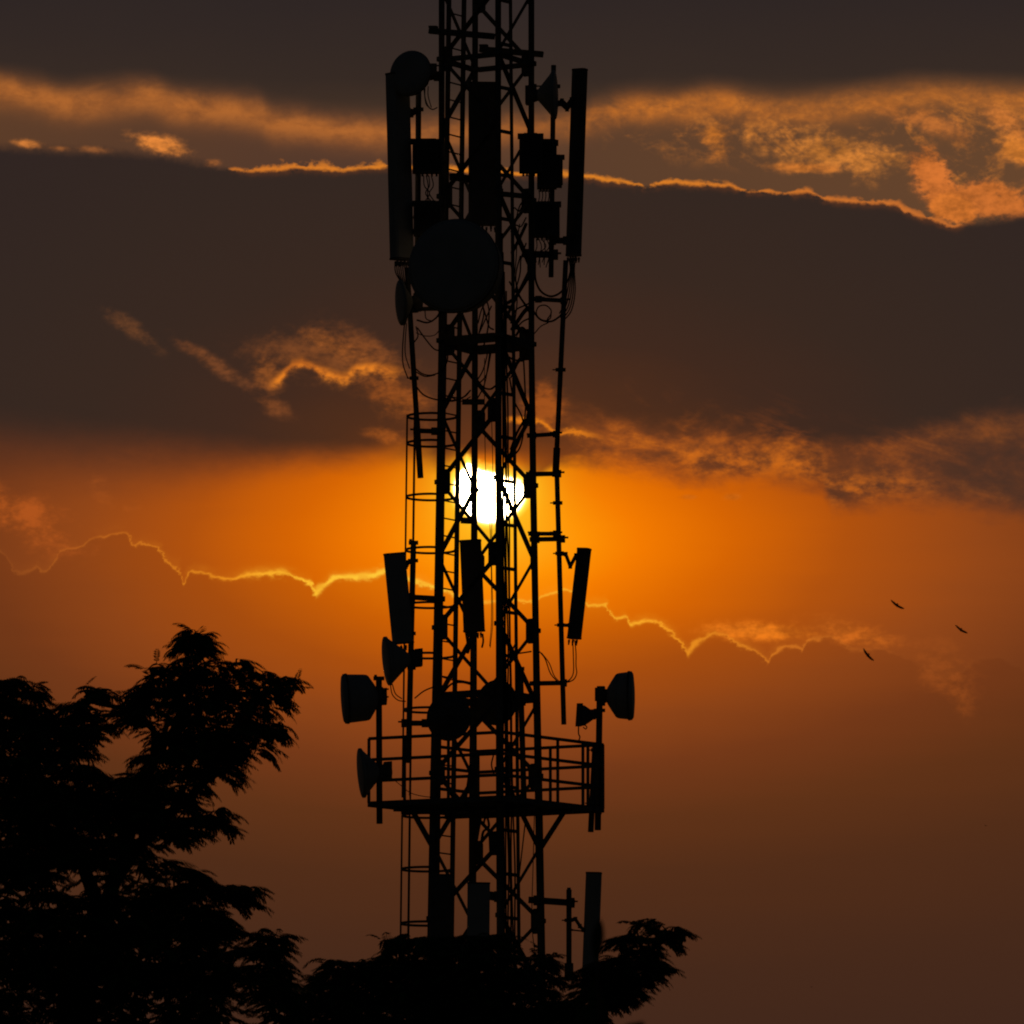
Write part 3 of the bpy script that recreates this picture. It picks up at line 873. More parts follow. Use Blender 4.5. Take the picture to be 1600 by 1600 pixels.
def dish(label, c, R, yaw, elev=0, kind='drum', depth=30, cone=22, hub=None, feeds=(), mount_to=None, mat=None, hubr=.1):
    """microwave dish whose rim circle is centred on pixel point c; depth, cone in pixels"""
    C = P(*c); a = axis_dir(yaw, elev); R = R * PX
    t = thing('microwave_dish', label, 'microwave dish', C - a * (depth * PX))
    mat = mat or PLASTIC
    D, K = depth * PX, cone * PX
    # radome
    if kind == 'drum':
        MB().lathe(C, a, [(.004, R * .985), (.02, R * .95), (.032, R * .6), (.036, R * .02)], 56).build('radome', mat, t)
        sh = MB().lathe(C, a, [(-D, R * .93), (-D * .9, R * .95), (-.03, R * 1.0), (-.03, R * 1.02), (.004, R * 1.02), (.004, R * .98)], 56).build('shroud', mat, t)
        MB().lathe(C - a * D, a, [(-K, R * .34), (-K * .6, R * .62), (-K * .2, R * .88), (0, R * .94), (.004, R * .9)], 56).build('reflector', mat, t)
        tail = D + K
        MB().lathe(C, a, [(-.05, R * 1.0), (-.05, R * 1.035), (-.02, R * 1.035), (-.02, R * 1.0)], 56).build('clamp_band', STEEL, sh)
    else:
        MB().lathe(C, a, [(.002, R * .99), (.012, R * .8), (.02, R * .45), (.022, R * .02)], 56).build('radome', mat, t)
        MB().lathe(C, a, [(-D, R * .17), (-D * .85, R * .27), (-D * .55, R * .55), (-D * .25, R * .83), (-.03, R * .99), (-.03, R * 1.02), (.002, R * 1.02), (.002, R * .98)], 56).build('reflector', mat, t)
        tail = D
    hubm = MB().lathe(C - a * tail, a, [(-.13, hubr * .7), (-.12, hubr), (-.02, hubr), (.03, hubr * .8)], 20).build('hub', DARKPL, t)
    if hub:
        w, h, off = hub                     # radio unit bolted to the hub
        o = C - a * (tail + off * PX)
        sx = a.cross(Vector((0, 0, 1))).normalized()
        m = MB().frame_box(o, sx * (w * PX / 2), Vector((0, 0, 1)) * (h * PX / 2), a * (6 * PX), .02)
        for i in range(5):
            m.frame_box(o + Vector((0, 0, 1)) * ((i - 2) * h * PX * .18), sx * (w * PX / 2 + .012), Vector((0, 0, .008)), a * (5 * PX))
        m.build('radio_unit', DARKPL, t)
    if mount_to:
        b = P(*mount_to); o = C - a * tail
        m = MB().bar(o, b, .07, .09); m.frame_box(b, Vector((.06, 0, 0)), Vector((0, .07, 0)), Vector((0, 0, .09)), .015)
        m.tube([b + Vector((0, -.05, .06)), b + Vector((.14, -.05, .06))], .012, 6)
        m.tube([b + Vector((0, -.05, -.05)), b + Vector((.14, -.05, -.05))], .012, 6)
        m.build('mounting_bracket', STEEL, t)
    for pts, r in feeds: cable(t, pts, r)
    return t


def radio(label, x0, y0, x1, y1, d, dep=20, yaw=0, feeds=(), fins='front', conn=5):
    """remote radio unit filling that pixel rectangle"""
    c = P((x0 + x1) / 2, (y0 + y1) / 2, d)
    t = thing('radio_unit', label, 'radio unit', P((x0 + x1) / 2, y1, d))
    q = math.radians(yaw); wx, hz = (x1 - x0) * PX / 2, (y1 - y0) * PX / 2
    sx = Vector((math.cos(q), math.sin(q), 0)); sy = Vector((-math.sin(q), math.cos(q), 0)); up = Vector((0, 0, 1))
    wx = max((wx - abs(math.sin(q)) * dep * PX / 2) / max(math.cos(q), .3), .06)
    dy = dep * PX / 2
    MB().frame_box(c, sx * (wx * .94), sy * dy, up * (hz * .95), .02).build('housing', DARKPL, t)
    m = MB()
    nf = 9
    for i in range(nf):
        m.frame_box(c + sx * (wx * .85 * (i / (nf - 1) * 2 - 1)) - sy * (dy + .018), sx * .006, sy * .02, up * (hz * .86))
    m.build('cooling_fins', DARKPL, t)
    m = MB().frame_box(c + up * hz * .97, sx * (wx * .55), sy * (dy * .3), up * .014, .005)
    for k in (-1, 1): m.frame_box(c + sx * (wx * .9 * k) + up * hz * .86, sx * .03, sy * (dy * .8), up * .03, .008)
    m.build('handle', STEEL, t)
    m = MB()
    for i in range(conn):
        p = c - up * hz * .95 + sx * (wx * .75 * ((i + .5) / conn * 2 - 1))
        m.tube([p, p - up * .05], .015, 8)
    m.build('connector_row', STEEL, t)
    for k in (-1, 1):
        m = MB().frame_box(c + sy * (dy + .04) + up * (hz * .5 * k), sx * (wx * .6), sy * .05, up * .03, .01)
        m.build('bracket', STEEL, t)
    for pts, r in feeds: cable(t, pts, r)
    return t


GP = 'poles holding antennas off the tower'
# ---- poles
mount('upright pole behind the upper left panel antenna, carrying two stacked radio boxes', (654, 138, -.35), (652, 470, -.35), 9,
      arms=(((690, 118, -.25), (652, 124, -.35), 9),), clamps=((171, 16), (340, 14)))
mount('leaning pole left of the tower, hanging below the big drum dish to the ladder cage', (636, 418, -.45), (657, 747, -.3), 8.4,
      arms=(((700, 482, -.3), (645, 483, -.4), 6), ((686, 674, -.2), (648, 673, -.35), 7)), clamps=((591, 14),), sleeves=((655, 747, 9.5),))
mount('short upright pole beside the upper right panel antenna, behind the right radio boxes', (865, 102, .3), (861, 433, .3), 8,
      arms=(((816, 397, .2), (871, 398, .3), 10), ((890, 376, .3), (862, 376, .3), 8)), clamps=((135, 22),))
mount('leaning pole right of the tower below the upper right panel antenna', (884, 407, .3), (868, 745, .3), 8,
      arms=(((832, 467, .2), (884, 470, .3), 6), ((824, 681, .2), (872, 678, .3), 6), ((822, 741, .2), (876, 740, .3), 7)), clamps=((578, 16),), sleeves=((700, 745, 11),))
mount('lower right leaning pole carrying the tilted panel antenna beside the sun', (870, 735, .35), (881, 1132, .35), 8,
      arms=(((826, 834, .2), (872, 834, .3), 6), ((828, 843, .2), (882, 842, .35), 7), ((828, 1068, .25), (885, 1067, .35), 7)), clamps=((786, 15), (865, 12), (977, 13)))
mount('lower left leaning pole carrying the tilted panel antenna and small dish beside the ladder cage', (646, 848, -.42), (638, 1192, -.36), 9,
      arms=(((695, 936, -.25), (640, 933, -.4), 8), ((672, 1130, -.3), (629, 1130, -.4), 8)), clamps=((876, 16), (990, 14)), cap=15)
mount('upright pole on the left end of the platform between two dishes', (592, 1060, -.5), (593, 1287, -.5), 9.6, clamps=((1083, 20), (1215, 14)), cap=17)
mount('upright pole on the right end of the platform under the right drum dish', (937, 1082, .45), (934, 1297, .45), 10, clamps=((1110, 18), (1170, 14)))
mount('short thick pole clamped to the right end of the platform railing', (930, 1160, .3), (923, 1300, .3), 9, clamps=((1172, 12), (1255, 14)))
mount('small upright pole on the lower right, holding the lowest panel antenna beside the treetop', (889, 1390, .3), (889, 1532, .3), 8.4,
      arms=(((826, 1406, .2), (898, 1411, .3), 10),), clamps=((1438, 14),), sleeves=((1505, 1532, 14), (1387, 1400, 6)))
mount('upright pole standing on the platform inside the right leg of the tower', (813, 1045, .05), (819, 1262, .05), 9, cap=13, clamps=((1100, 14),))

# ---- panel antennas
panel('tall panel antenna at the upper left, tilted outward behind the round dish', (621, 115, -.55), (628, 406, -.45), 36, 22, 40, conn=8,
      brackets=((((636, 168, -.4), (643, 178, -.4), (653, 171, -.35)), 8), (((636, 362, -.4), (652, 362, -.35)), 8)),
      feeds=[([(617 + 3 * i, 409, -.45), (618 + 3 * i, 425, -.45), (626 + 2 * i, 440 + 3 * i, -.42), (634 + i, 452 + 4 * i, -.4), (637 + i, 480 + 8 * i, -.42)], 1.0) for i in range(6)] +
            [([(632, 505, -.45), (629, 545, -.45), (630, 570, -.45), (637, 590, -.4)], 1.0), ([(635, 505, -.45), (633, 550, -.45), (640, 576, -.4)], .9),
             ([(648, 575, -.35), (660, 584, -.3), (675, 586, -.3), (692, 578, -.25), (699, 562, -.2), (699, 548, -.2)], 1.1),
             ([(648, 580, -.35), (664, 588, -.3), (680, 586, -.3)], 1.0),
             ([(652, 512, -.35), (665, 530, -.35), (678, 545, -.3), (688, 548, -.25)], 1.1),
             ([(651, 500, -.35), (668, 504, -.35), (682, 496, -.3), (690, 482, -.25)], 1.4),
             ([(651, 605, -.35), (662, 617, -.35), (680, 624, -.3), (705, 626, -.25), (725, 620, 0), (735, 610, .3)], 1.2),
             ([(650, 520, -.35), (665, 525, -.35), (680, 523, -.3), (690, 510, -.25)], .7),
             ([(664, 486, -.35), (666, 498, -.35), (676, 502, -.3)], .9),
             ([(650, 510, -.35), (653, 525, -.35), (647, 535, -.38)], 1.0)])
panel('tall dark panel antenna at the upper right, tilted outward with looping cables below', (906, 108, .35), (896, 400, .35), 24, 15, -32, conn=8, mat=DARKPL,
      brackets=((((893, 158, .35), (886, 168, .35), (878, 160, .33), (866, 164, .3)), 9), (((888, 376, .35), (866, 376, .3)), 9)),
      feeds=[([(889 + 2.6 * i, 404, .35), (891 + 1.6 * i, 422, .33), (887 + 2.9 * i, 452 + i, .33), (882 + 2.6 * i, 474 + 3 * i, .3), (874 + i, 490 + 3.4 * i, .3)], 1.0) for i in range(5)] +
            [([(878, 492, .3), (862, 502, .3), (846, 500, .3), (836, 490, .25), (830, 478, .2)], 1.5),
             ([(885, 440, .32), (878, 455, .3), (862, 463, .3), (846, 456, .3), (837, 438, .25), (836, 415, .25), (837, 398, .25)], 1.6),
             ([(892, 420, .33), (886, 442, .32), (880, 452, .3)], 1.0),
             ([(857, 504, .3), (845, 510, .3), (836, 520, .25), (830, 526, .2)], .9),
             ([(861, 488, .3), (860, 497, .3), (852, 501, .3), (842, 497, .3), (838, 488, .3), (842, 479, .3), (852, 477, .3), (860, 483, .3), (861, 490, .3), (855, 499, .3)], 1.0)])
panel('broad dark panel antenna filling the gap between the two middle legs near the top', (757, 129, .1), (757, 352, .1), 50, 16, 4, conn=6, mat=DARKPL,
      brackets=((((740, 180, .3), (743, 180, .6)), 9), (((740, 310, .3), (743, 310, .6)), 9)))
panel('tilted dark panel antenna left of the ladder cage, above the small cone dish', (616, 864, -.5), (630, 1006, -.42), 33, 14, 14, conn=4,
      brackets=((((634, 885, -.42), (636, 880, -.4), (646, 876, -.4)), 6), (((638, 990, -.4), (644, 990, -.4)), 8)),
      feeds=[([(627, 1008, -.42), (630, 1016, -.4), (636, 1024, -.4)], 1.0), ([(633, 1008, -.42), (634, 1018, -.4), (639, 1030, -.38)], .9)])
panel('dark panel antenna on the middle of the tower just below the sun', (735, 844, .35), (741, 987, .35), 33, 16, -6, conn=5, mat=DARKPL,
      brackets=((((748, 850, .5), (743, 852, .6)), 8), (((745, 970, .5), (742, 972, .6)), 8)),
      feeds=[([(754, 990, .35), (755, 1002, .35), (753, 1012, .35)], 1.6), ([(729, 988, .35), (732, 1010, .4), (730, 1020, .45)], 3.0)])
panel('tilted dark panel antenna at the right of the sun with two cables hanging below', (913, 857, .4), (897, 998, .36), 22, 14, -30, conn=5, mat=DARKPL,
      brackets=((((878, 865, .35), (884, 866, .35), (891, 885, .36), (900, 868, .38)), 5), (((877, 977, .35), (890, 977, .36)), 5)),
      feeds=[([(898, 1000, .36), (900, 1020, .36), (900, 1040, .36), (901, 1052, .36), (896, 1062, .35), (884, 1067, .33)], .9),
             ([(895, 1000, .36), (896, 1030, .36), (896, 1050, .36), (892, 1060, .35), (884, 1066, .33)], .9),
             ([(843, 1018, .2), (852, 1030, .25), (860, 1052, .28), (872, 1066, .33)], .9), ([(846, 1020, .2), (858, 1036, .25), (866, 1056, .28), (876, 1067, .33)], .8)])
panel('grey flat box antenna low on the tower, just above the treetop', (748, 1379, -.95), (747, 1490, -.95), 34, 14, 6, conn=4, bev=.02,
      brackets=((((756, 1398, -.8), (775, 1401, -.68)), 13), (((756, 1470, -.8), (775, 1470, -.68)), 13)))
panel('wide dark flat panel low on the left leg, beside the ladder cage', (691, 1366, -.45), (690, 1495, -.45), 36, 9, 10, conn=4, mat=DARKPL, bev=.015,
      brackets=((((684, 1395, -.35), (678, 1395, -.2)), 9), (((684, 1470, -.35), (678, 1470, -.2)), 9)))
panel('lowest tall panel antenna at the right, rising out of the treetop', (928, 1363, .3), (921, 1545, .3), 24, 14, -12, conn=5,
      brackets=((((912, 1453, .3), (906, 1447, .3), (899, 1436, .3), (889, 1438, .3)), 5), (((912, 1455, .3), (892, 1453, .3)), 2)))
panel('narrow dark panel antenna fixed to the right end of the platform railing', (937, 1166, .5), (936, 1262, .5), 11, 9, 10, conn=3, mat=DARKPL, bev=.012,
      brackets=((((933, 1185, .47), (934, 1185, .45)), 8),))

# ---- dishes
dish('small round dish facing the camera in front of the upper left panel antenna', (640, 114, -.8), 35, -30, 3, 'drum', 10, 14, hub=(20, 26, 10), mount_to=(676, 110, -.35),
     feeds=[([(664, 138, -.5), (664, 152, -.45), (669, 166, -.4), (676, 171, -.35), (683, 168, -.3)], .9), ([(669, 135, -.5), (669, 150, -.45), (674, 168, -.4)], .8), ([(662, 135, -.5), (665, 160, -.45), (670, 168, -.4)], .8)])
dish('largest dish, a broad drum in front of the upper tower', (708, 415, -1.25), 72, -19, 2, 'drum', 42, 26, hub=(30, 34, 12), mount_to=(742, 420, -.5), hubr=.16,
     feeds=[([(752, 468, -.7), (756, 490, -.6), (750, 515, -.5), (744, 540, -.3)], 1.2), ([(758, 462, -.7), (764, 485, -.6), (762, 515, -.5), (756, 540, -.3)], 1.2)])
dish('cone shaped dish at the upper right, seen edge on and facing right', (867, 148, .0), 38, 82, 0, 'cone', 30, hub=(18, 30, 10), mount_to=(832, 142, .15))
dish('small shallow dish seen edge on under the upper left panel antenna', (626, 473, -.5), 35, -76, -5, 'cone', 20, hub=(16, 30, 8), mount_to=(645, 478, -.4))
dish('cone dish left of the ladder cage, just under the tilted panel antenna', (604, 1033, -.5), 37.5, -80, -7, 'cone', 40, hub=(18, 28, 10), mount_to=(643, 1036, -.4),
     feeds=[([(610, 1070, -.45), (613, 1085, -.45), (622, 1094, -.42), (634, 1096, -.4)], .9), ([(613, 1069, -.45), (618, 1084, -.45), (628, 1092, -.42)], .9), ([(648, 1091, -.35), (662, 1080, -.3), (676, 1074, -.25), (690, 1070, -.2)], 1.1)])
dish('drum dish on the left pole above the platform, facing left', (538, 1092, -.5), 38, -84, -4, 'drum', 36, 16, hub=(16, 26, 8), mount_to=(592, 1084, -.5))
dish('drum dish on the right pole above the platform, facing right', (987, 1087, .45), 37.5, 85, 0, 'drum', 22, 16, hub=(18, 30, 10), mount_to=(936, 1085, .45))
dish('dark round dish turned away from the camera behind the left leg, above the platform', (702, 1121, -.75), 36, 158, 0, 'cone', 22, hub=(22, 26, 8), mount_to=(712, 1108, -1.3), mat=DARKPL)
dish('dark dish half hidden behind the middle legs above the platform', (777, 1098, .05), 35, 150, 0, 'cone', 22, hub=(20, 26, 8), mount_to=(790, 1092, -.5), mat=DARKPL)
dish('cone dish at the left end of the platform railing, facing left', (564, 1208, -.5), 38, -81, -6, 'cone', 34, hub=(16, 28, 8), mount_to=(593, 1206, -.5),
     feeds=[([(600, 1208, -.5), (620, 1222, -.55), (640, 1238, -.6), (660, 1244, -.65), (678, 1246, -.6)], .6)])
# the small radio horn on the right pole
t = thing('radio_horn', 'small boxy radio link with a curled cable on the right platform pole', 'radio link', P(915, 1140, .4))
MB().frame_box(P(905, 1117, .4), Vector((5 * PX, 0, 0)), Vector((0, .12, 0)), Vector((.01, 0, 17 * PX)), .02).build('housing', DARKPL, t)
MB().lathe(P(909, 1118, .4), (1, 0, 0), [(0, .15), (.04, .145), (.12, .09), (.16, .06), (.2, .055)], 24).build('horn', DARKPL, t)
MB().bar(P(920, 1116, .4), P(938, 1115, .45), .06, .13).build('bracket', STEEL, t)
cable(t, [(914, 1133, .4), (917, 1136, .4), (915, 1139, .4), (911, 1136, .4)], .9)
cable(t, [(904, 1134, .4), (904, 1146, .4), (906, 1152, .4), (903, 1160, .4)], 1.1)

# ---- radio units
radio('upper radio box on the left pole beside the tall panel antenna', 643, 217, 692, 272, -.55, 24, 0,
      feeds=[([(662 + 4 * i, 274, -.5), (663 + 4 * i + 2 * (i % 2), 290, -.5), (671 - 3 * (i % 3), 302, -.5), (664 + 5 * i, 315, -.5)], .9) for i in range(4)])
radio('lower radio box on the left pole, half hidden by the big drum dish', 645, 314, 691, 370, -.55, 24, 0)
radio('tall radio box on the right leg, left of the stacked pair beside the dish pole', 810, 208, 848, 272, -.15, 22, 0)
radio('finned radio box on the short right pole, directly under the edge on dish', 838, 217, 871, 297, .1, 26, 0,
      feeds=[([(842 + 5 * i, 297, .1), (843 + 5 * i, 306, .1), (841 + 5 * i, 317, .1)], .8) for i in range(5)])
radio('small dark unit sticking out right of the stacked boxes on the short right pole', 862, 242, 880, 290, .2, 16, 0)
radio('lowest radio box on the short right pole with a tangle of cables underneath', 831, 315, 876, 372, .1, 26, 0,
      feeds=[([(838 + 4 * i, 373, .1), (839 + 4 * i + (i % 3) * 3, 385, .1), (836 + 4 * i + (i % 2) * 4, 396, .15), (838 + 3 * i, 410 + 4 * (i % 3), .2)], .8) for i in range(7)])

# ------------------------------------------------------------------ trees with feathery compound leaves
def in_poly(p, poly):
    x, y = p; c = False; j = len(poly) - 1
    for i in range(len(poly)):
        xi, yi = poly[i]; xj, yj = poly[j]
        if (yi > y) != (yj > y) and x < (xj - xi) * (y - yi) / (yj - yi) + xi: c = not c
        j = i
    return c


def edge_info(p, poly):
    """distance to the outline and the outward direction there"""
    best = (1e9, 0, 0)
    for i in range(len(poly)):
        ax, ay = poly[i]; bx, by = poly[(i + 1) % len(poly)]
        ux, uy = bx - ax, by - ay; L = ux * ux + uy * uy + 1e-9
        t = max(0, min(1, ((p[0] - ax) * ux + (p[1] - ay) * uy) / L))
        qx, qy = ax + ux * t, ay + uy * t
        d = math.hypot(p[0] - qx, p[1] - qy)
        if d < best[0]: best = (d, qx - p[0], qy - p[1])
    d, ox, oy = best
    n = math.hypot(ox, oy) + 1e-9
    return d, ox / n, oy / n


def frond(vs, fs, base, dirv, L, rnd, droop=1.2):
    """one compound leaf: an arching midrib with pairs of narrow hanging leaflets"""
    t = dirv.normalized()
    side = t.cross(Vector((0, 0, 1)))
    side = side.normalized() if side.length > .05 else Vector((1, 0, 0))
    roll = rnd.uniform(-.5, .5)
    side = (side * math.cos(roll) + side.cross(t) * math.sin(roll)).normalized()
    nseg = 8
    pts = []; p = Vector(base); d = Vector(t)
    for i in range(nseg + 1):
        pts.append(p.copy()); p = p + d * (L / nseg)
        d = (d + Vector((0, 0, -droop / nseg * (.5 + i / nseg)))).normalized()
    w = .0045
    o = len(vs)
    for i, q in enumerate(pts):
        ww = w * (1 - .7 * i / nseg)
        vs.append(q + side * ww); vs.append(q - side * ww)
    for i in range(nseg): fs.append((o + 2 * i, o + 2 * i + 1, o + 2 * i + 3, o + 2 * i + 2))
    np_ = 11
    for i in range(1, np_ + 1):
        f = .1 + .9 * i / np_; k = f * nseg; a = int(min(k, nseg - 1)); q = pts[a].lerp(pts[a + 1], k - a)
        tt = (pts[a + 1] - pts[a]).normalized()
        ll = L * .29 * (math.sin(math.pi * (.16 + .70 * f)) ** .8) * rnd.uniform(.8, 1.15)
        for s in (-1, 1):
            dv = (tt * .85 + side * (s * .75) + Vector((0, 0, -.55)) + Vector((rnd.uniform(-.12, .12), rnd.uniform(-.12, .12), rnd.uniform(-.15, .08)))).normalized()
            wv = dv.cross(side.cross(tt)).normalized() * (ll * .15)
            o = len(vs)
            vs += [q, q + dv * (ll * .45) + wv, q + dv * ll, q + dv * (ll * .5) - wv]
            fs.append((o, o + 1, o + 2, o + 3))


def crown_tree(label, outline, holes, Y0, base_px, limbs, n_edge, n_fill, seed, thick, gaps=(), L0=.34):
    """limbs: pixel polylines with depth and radius; the crown fills the outline's own volume"""
    rnd = random.Random(seed)
    S = (DIST / Y0) * PX if False else (Y0 / DIST) * PX      # metres per photograph pixel at that distance
    bx = P(base_px[0], base_px[1], 0, Y0)
    t = thing('feathery_tree', label, 'tree', (bx.x, Y0, 0))
    # limbs
    trunk = MB(); lp = []
    for li, (pts, r0, r1) in enumerate(limbs):
        q = [P(x, y, d, Y0) for x, y, d in pts]
        if li == 0: q = [Vector((bx.x, Y0, 0))] + q
        q = smooth_path(q, 6)
        n = len(q)
        q = [p + Vector((rnd.uniform(-1, 1), rnd.uniform(-1, 1), rnd.uniform(-1, 1))) * (.012 if i else 0) for i, p in enumerate(q)]
        trunk.tube(q, [r0 + (r1 - r0) * i / (n - 1) for i in range(n)], 8)
        for i, p in enumerate(q): lp.append((p, r0 + (r1 - r0) * i / (n - 1)))
    xs = [p[0] for p in outline]; ys = [p[1] for p in outline]
    vs, fs = [], []
    twig = MB()

    sprays = []

    def spray(px, py, d, out2, n, L, spread, droop):
        sprays.append((P(px, py, d, Y0), out2, n, L, spread, droop))

    def grow():
        """join every spray to the nearest wood already grown, then leaf it out"""
        nodes = [p for p, r in lp]
        todo = sorted(sprays, key=lambda e: min((p - e[0]).length for p in nodes))
        for c, out2, n, L, spread, droop in todo:
            near = min(nodes, key=lambda p: (p - c).length + max(0, p.z - c.z) * 1.2)
            g_ = (near - c).length
            if .04 < g_ < 1.5:
                mid = near.lerp(c, .5) + Vector((rnd.uniform(-.08, .08) * g_, rnd.uniform(-.08, .08), .12 * g_))
                q = smooth_path([near, mid, c], 3)
                twig.tube(q, [.013 - .007 * i / 6 for i in range(7)], 5, False)
                nodes.append(mid)
            nodes.append(c)
            a0 = rnd.uniform(0, 2 * math.pi)
            for k in range(n):
                a = a0 + 2 * math.pi * (k + rnd.uniform(-.3, .3)) / n
                v = Vector((out2[0] * 1.1, 0, max(0, -out2[1]) * .12)) + Vector((math.cos(a), math.sin(a), 0)) * spread + Vector((0, 0, rnd.uniform(-.12, .26)))
                frond(vs, fs, c, v, L * rnd.uniform(.75, 1.15), rnd, droop * rnd.uniform(.6, 1.4))

    def ok(p): return in_poly(p, outline) and not any(in_poly(p, h) for h in holes)
    # rim: sprays set just inside the outline so that their leaves end on it
    per = 0; segs = []
    for i in range(len(outline)):
        a, b = outline[i], outline[(i + 1) % len(outline)]
        if (a[1] >= 1640 and b[1] >= 1640) or (a[0] <= -60 and b[0] <= -60): continue
        l = math.hypot(b[0] - a[0], b[1] - a[1]); segs.append((a, b, l)); per += l
    k = 0
    Lpx = L0 / S
    step_ = per / n_edge
    for a, b, l in segs:
        m = max(1, round(l / step_))
        for i in range(m):
            f = (i + rnd.random()) / m
            x, y = a[0] + (b[0] - a[0]) * f, a[1] + (b[1] - a[1]) * f
            nx, ny = (b[1] - a[1]) / (l + 1e-9), -(b[0] - a[0]) / (l + 1e-9)
            if not in_poly((x - nx * 6, y - ny * 6), outline): nx, ny = -nx, -ny
            ix, iy = Lpx * rnd.uniform(.95, 1.25), Lpx * (rnd.uniform(.24, .42) if ny < 0 else rnd.uniform(.65, .95))
            q = (x - nx * ix, y - ny * iy)
            if ok(q):
                if rnd.random() < .12: continue
                spray(q[0], q[1], rnd.uniform(-.7, .7), (nx, ny), rnd.choice((3, 4, 5)), L0 * rnd.uniform(.75, 1.15), .75, 1.5)
            else:
                q = (x - nx * ix * .45, y - ny * iy * .5)
                if ok(q): spray(q[0], q[1], rnd.uniform(-.4, .4), (nx, ny), 3, L0 * .6, .6, 1.1)
    # volume
    got = 0; tries = 0
    while got < n_fill and tries < n_fill * 30:
        tries += 1
        p = (rnd.uniform(min(xs), max(xs)), rnd.uniform(min(ys), max(ys)))
        if not ok(p): continue
        d, ox, oy = edge_info(p, outline)
        dh = min([edge_info(p, h)[0] for h in holes] + [1e9])
        if d < Lpx * .6 or dh < Lpx * .35: continue
        skip = False
        for gx, gy, gr, dens in gaps:
            q = math.hypot(p[0] - gx, p[1] - gy) / gr
            if q < 1 and rnd.random() > dens: skip = True
        if skip: continue
        dep = thick * math.sqrt(min(1.0, d / 160.0)) + .25
        if rnd.random() < .3: dep *= .5
        w = max(0, 1 - d / 90)
        spray(p[0], p[1], rnd.uniform(-dep, dep), (ox * w, oy * w), rnd.choice((5, 6, 7)), L0 * rnd.uniform(.85, 1.1), .9, 1.1)
        got += 1
    grow()
    tr = trunk.build('trunk', BARK, t)
    tw = twig.build('twigs', BARK, tr); tw['kind'] = 'stuff'
    cr = MB(); cr.v = [tuple(v) for v in vs]; cr.f = fs; cr.sm = [False] * len(fs)
    cr.build('crown', LEAF, t)
    return t


LEFT = [(-70, 1060), (0, 1051), (26, 1053), (34, 1064), (53, 1066), (77, 1077), (63, 1094), (80, 1098), (97, 1090), (122, 1084), (138, 1056), (150, 1068), (179, 1072), (183, 1084),
        (211, 1057), (240, 1040), (254, 1028), (266, 1036), (268, 1015), (259, 1002), (284, 976), (313, 970), (341, 980), (348, 1007), (340, 1027), (351, 1039), (361, 1024),
        (390, 1039), (424, 1045), (414, 1058), (432, 1072), (451, 1058), (467, 1038), (472, 1056), (486, 1092), (463, 1096), (443, 1110), (430, 1118), (462, 1139), (446, 1147),
        (460, 1173), (430, 1177), (404, 1174), (406, 1216), (391, 1194), (374, 1206), (353, 1208), (346, 1242), (316, 1240), (330, 1262), (382, 1287), (354, 1309), (326, 1300),
        (298, 1334), (284, 1342), (317, 1352), (357, 1378), (382, 1372), (412, 1399), (402, 1429), (378, 1431), (382, 1457), (400, 1452), (418, 1447), (450, 1456), (456, 1480),
        (467, 1500), (476, 1530), (484, 1560), (490, 1650), (-70, 1650)]
LEFT = [(x - max(0, x - 380) * .15 if y < 1300 else x, y + (7 if y < 1000 else 0)) for x, y in LEFT]
HOLE = [(146, 1171), (165, 1160), (183, 1153), (205, 1147), (222, 1146), (229, 1160), (222, 1173), (199, 1190), (179, 1204), (162, 1194)]
NOTCH = [(246, 1112), (258, 1098), (266, 1118), (262, 1134), (252, 1128)]
crown_tree('tall feathery leaved tree on the left with a heart shaped gap in its crown', LEFT, [HOLE, NOTCH], 100.0, (110, 1650),
           [([(120, 1650, 0), (140, 1520, 0), (160, 1440, 0)], .24, .13),
            ([(160, 1440, 0), (183, 1368, 0), (243, 1295, -.1), (285, 1255, -.1), (330, 1215, -.2), (400, 1160, -.3)], .10, .02),
            ([(183, 1368, 0), (215, 1270, .2), (236, 1200, .3), (242, 1158, .3), (236, 1136, .3), (205, 1112, .2), (150, 1098, .2)], .06, .02),
            ([(236, 1200, .3), (262, 1130, .2), (255, 1118, .2), (244, 1105, .2), (225, 1085, .2)], .035, .012),
            ([(236, 1200, .3), (280, 1120, .1), (305, 1050, 0), (312, 990, 0)], .05, .012),
            ([(280, 1120, .1), (360, 1085, -.2), (440, 1085, -.3)], .04, .012),
            ([(160, 1440, 0), (120, 1330, .5), (60, 1210, .6), (40, 1110, .5)], .09, .02),
            ([(120, 1330, .5), (30, 1260, .9), (-40, 1180, 1.0)], .06, .02),
            ([(140, 1520, 0), (240, 1440, -.5), (330, 1390, -.6), (400, 1400, -.6)], .09, .02),
            ([(140, 1520, 0), (260, 1530, -.7), (360, 1490, -.8), (440, 1480, -.8)], .09, .02),
            ([(140, 1520, 0), (60, 1440, -.6), (-30, 1400, -.8)], .08, .02)],
           340, 1300, 3, 1.6, gaps=((205, 1385, 26, .12), (105, 1372, 30, .2), (60, 1320, 16, .4), (250, 1330, 40, .35), (372, 1560, 28, .08), (395, 1590, 26, .08), (120, 1500, 18, .4), (240, 1550, 18, .4)))

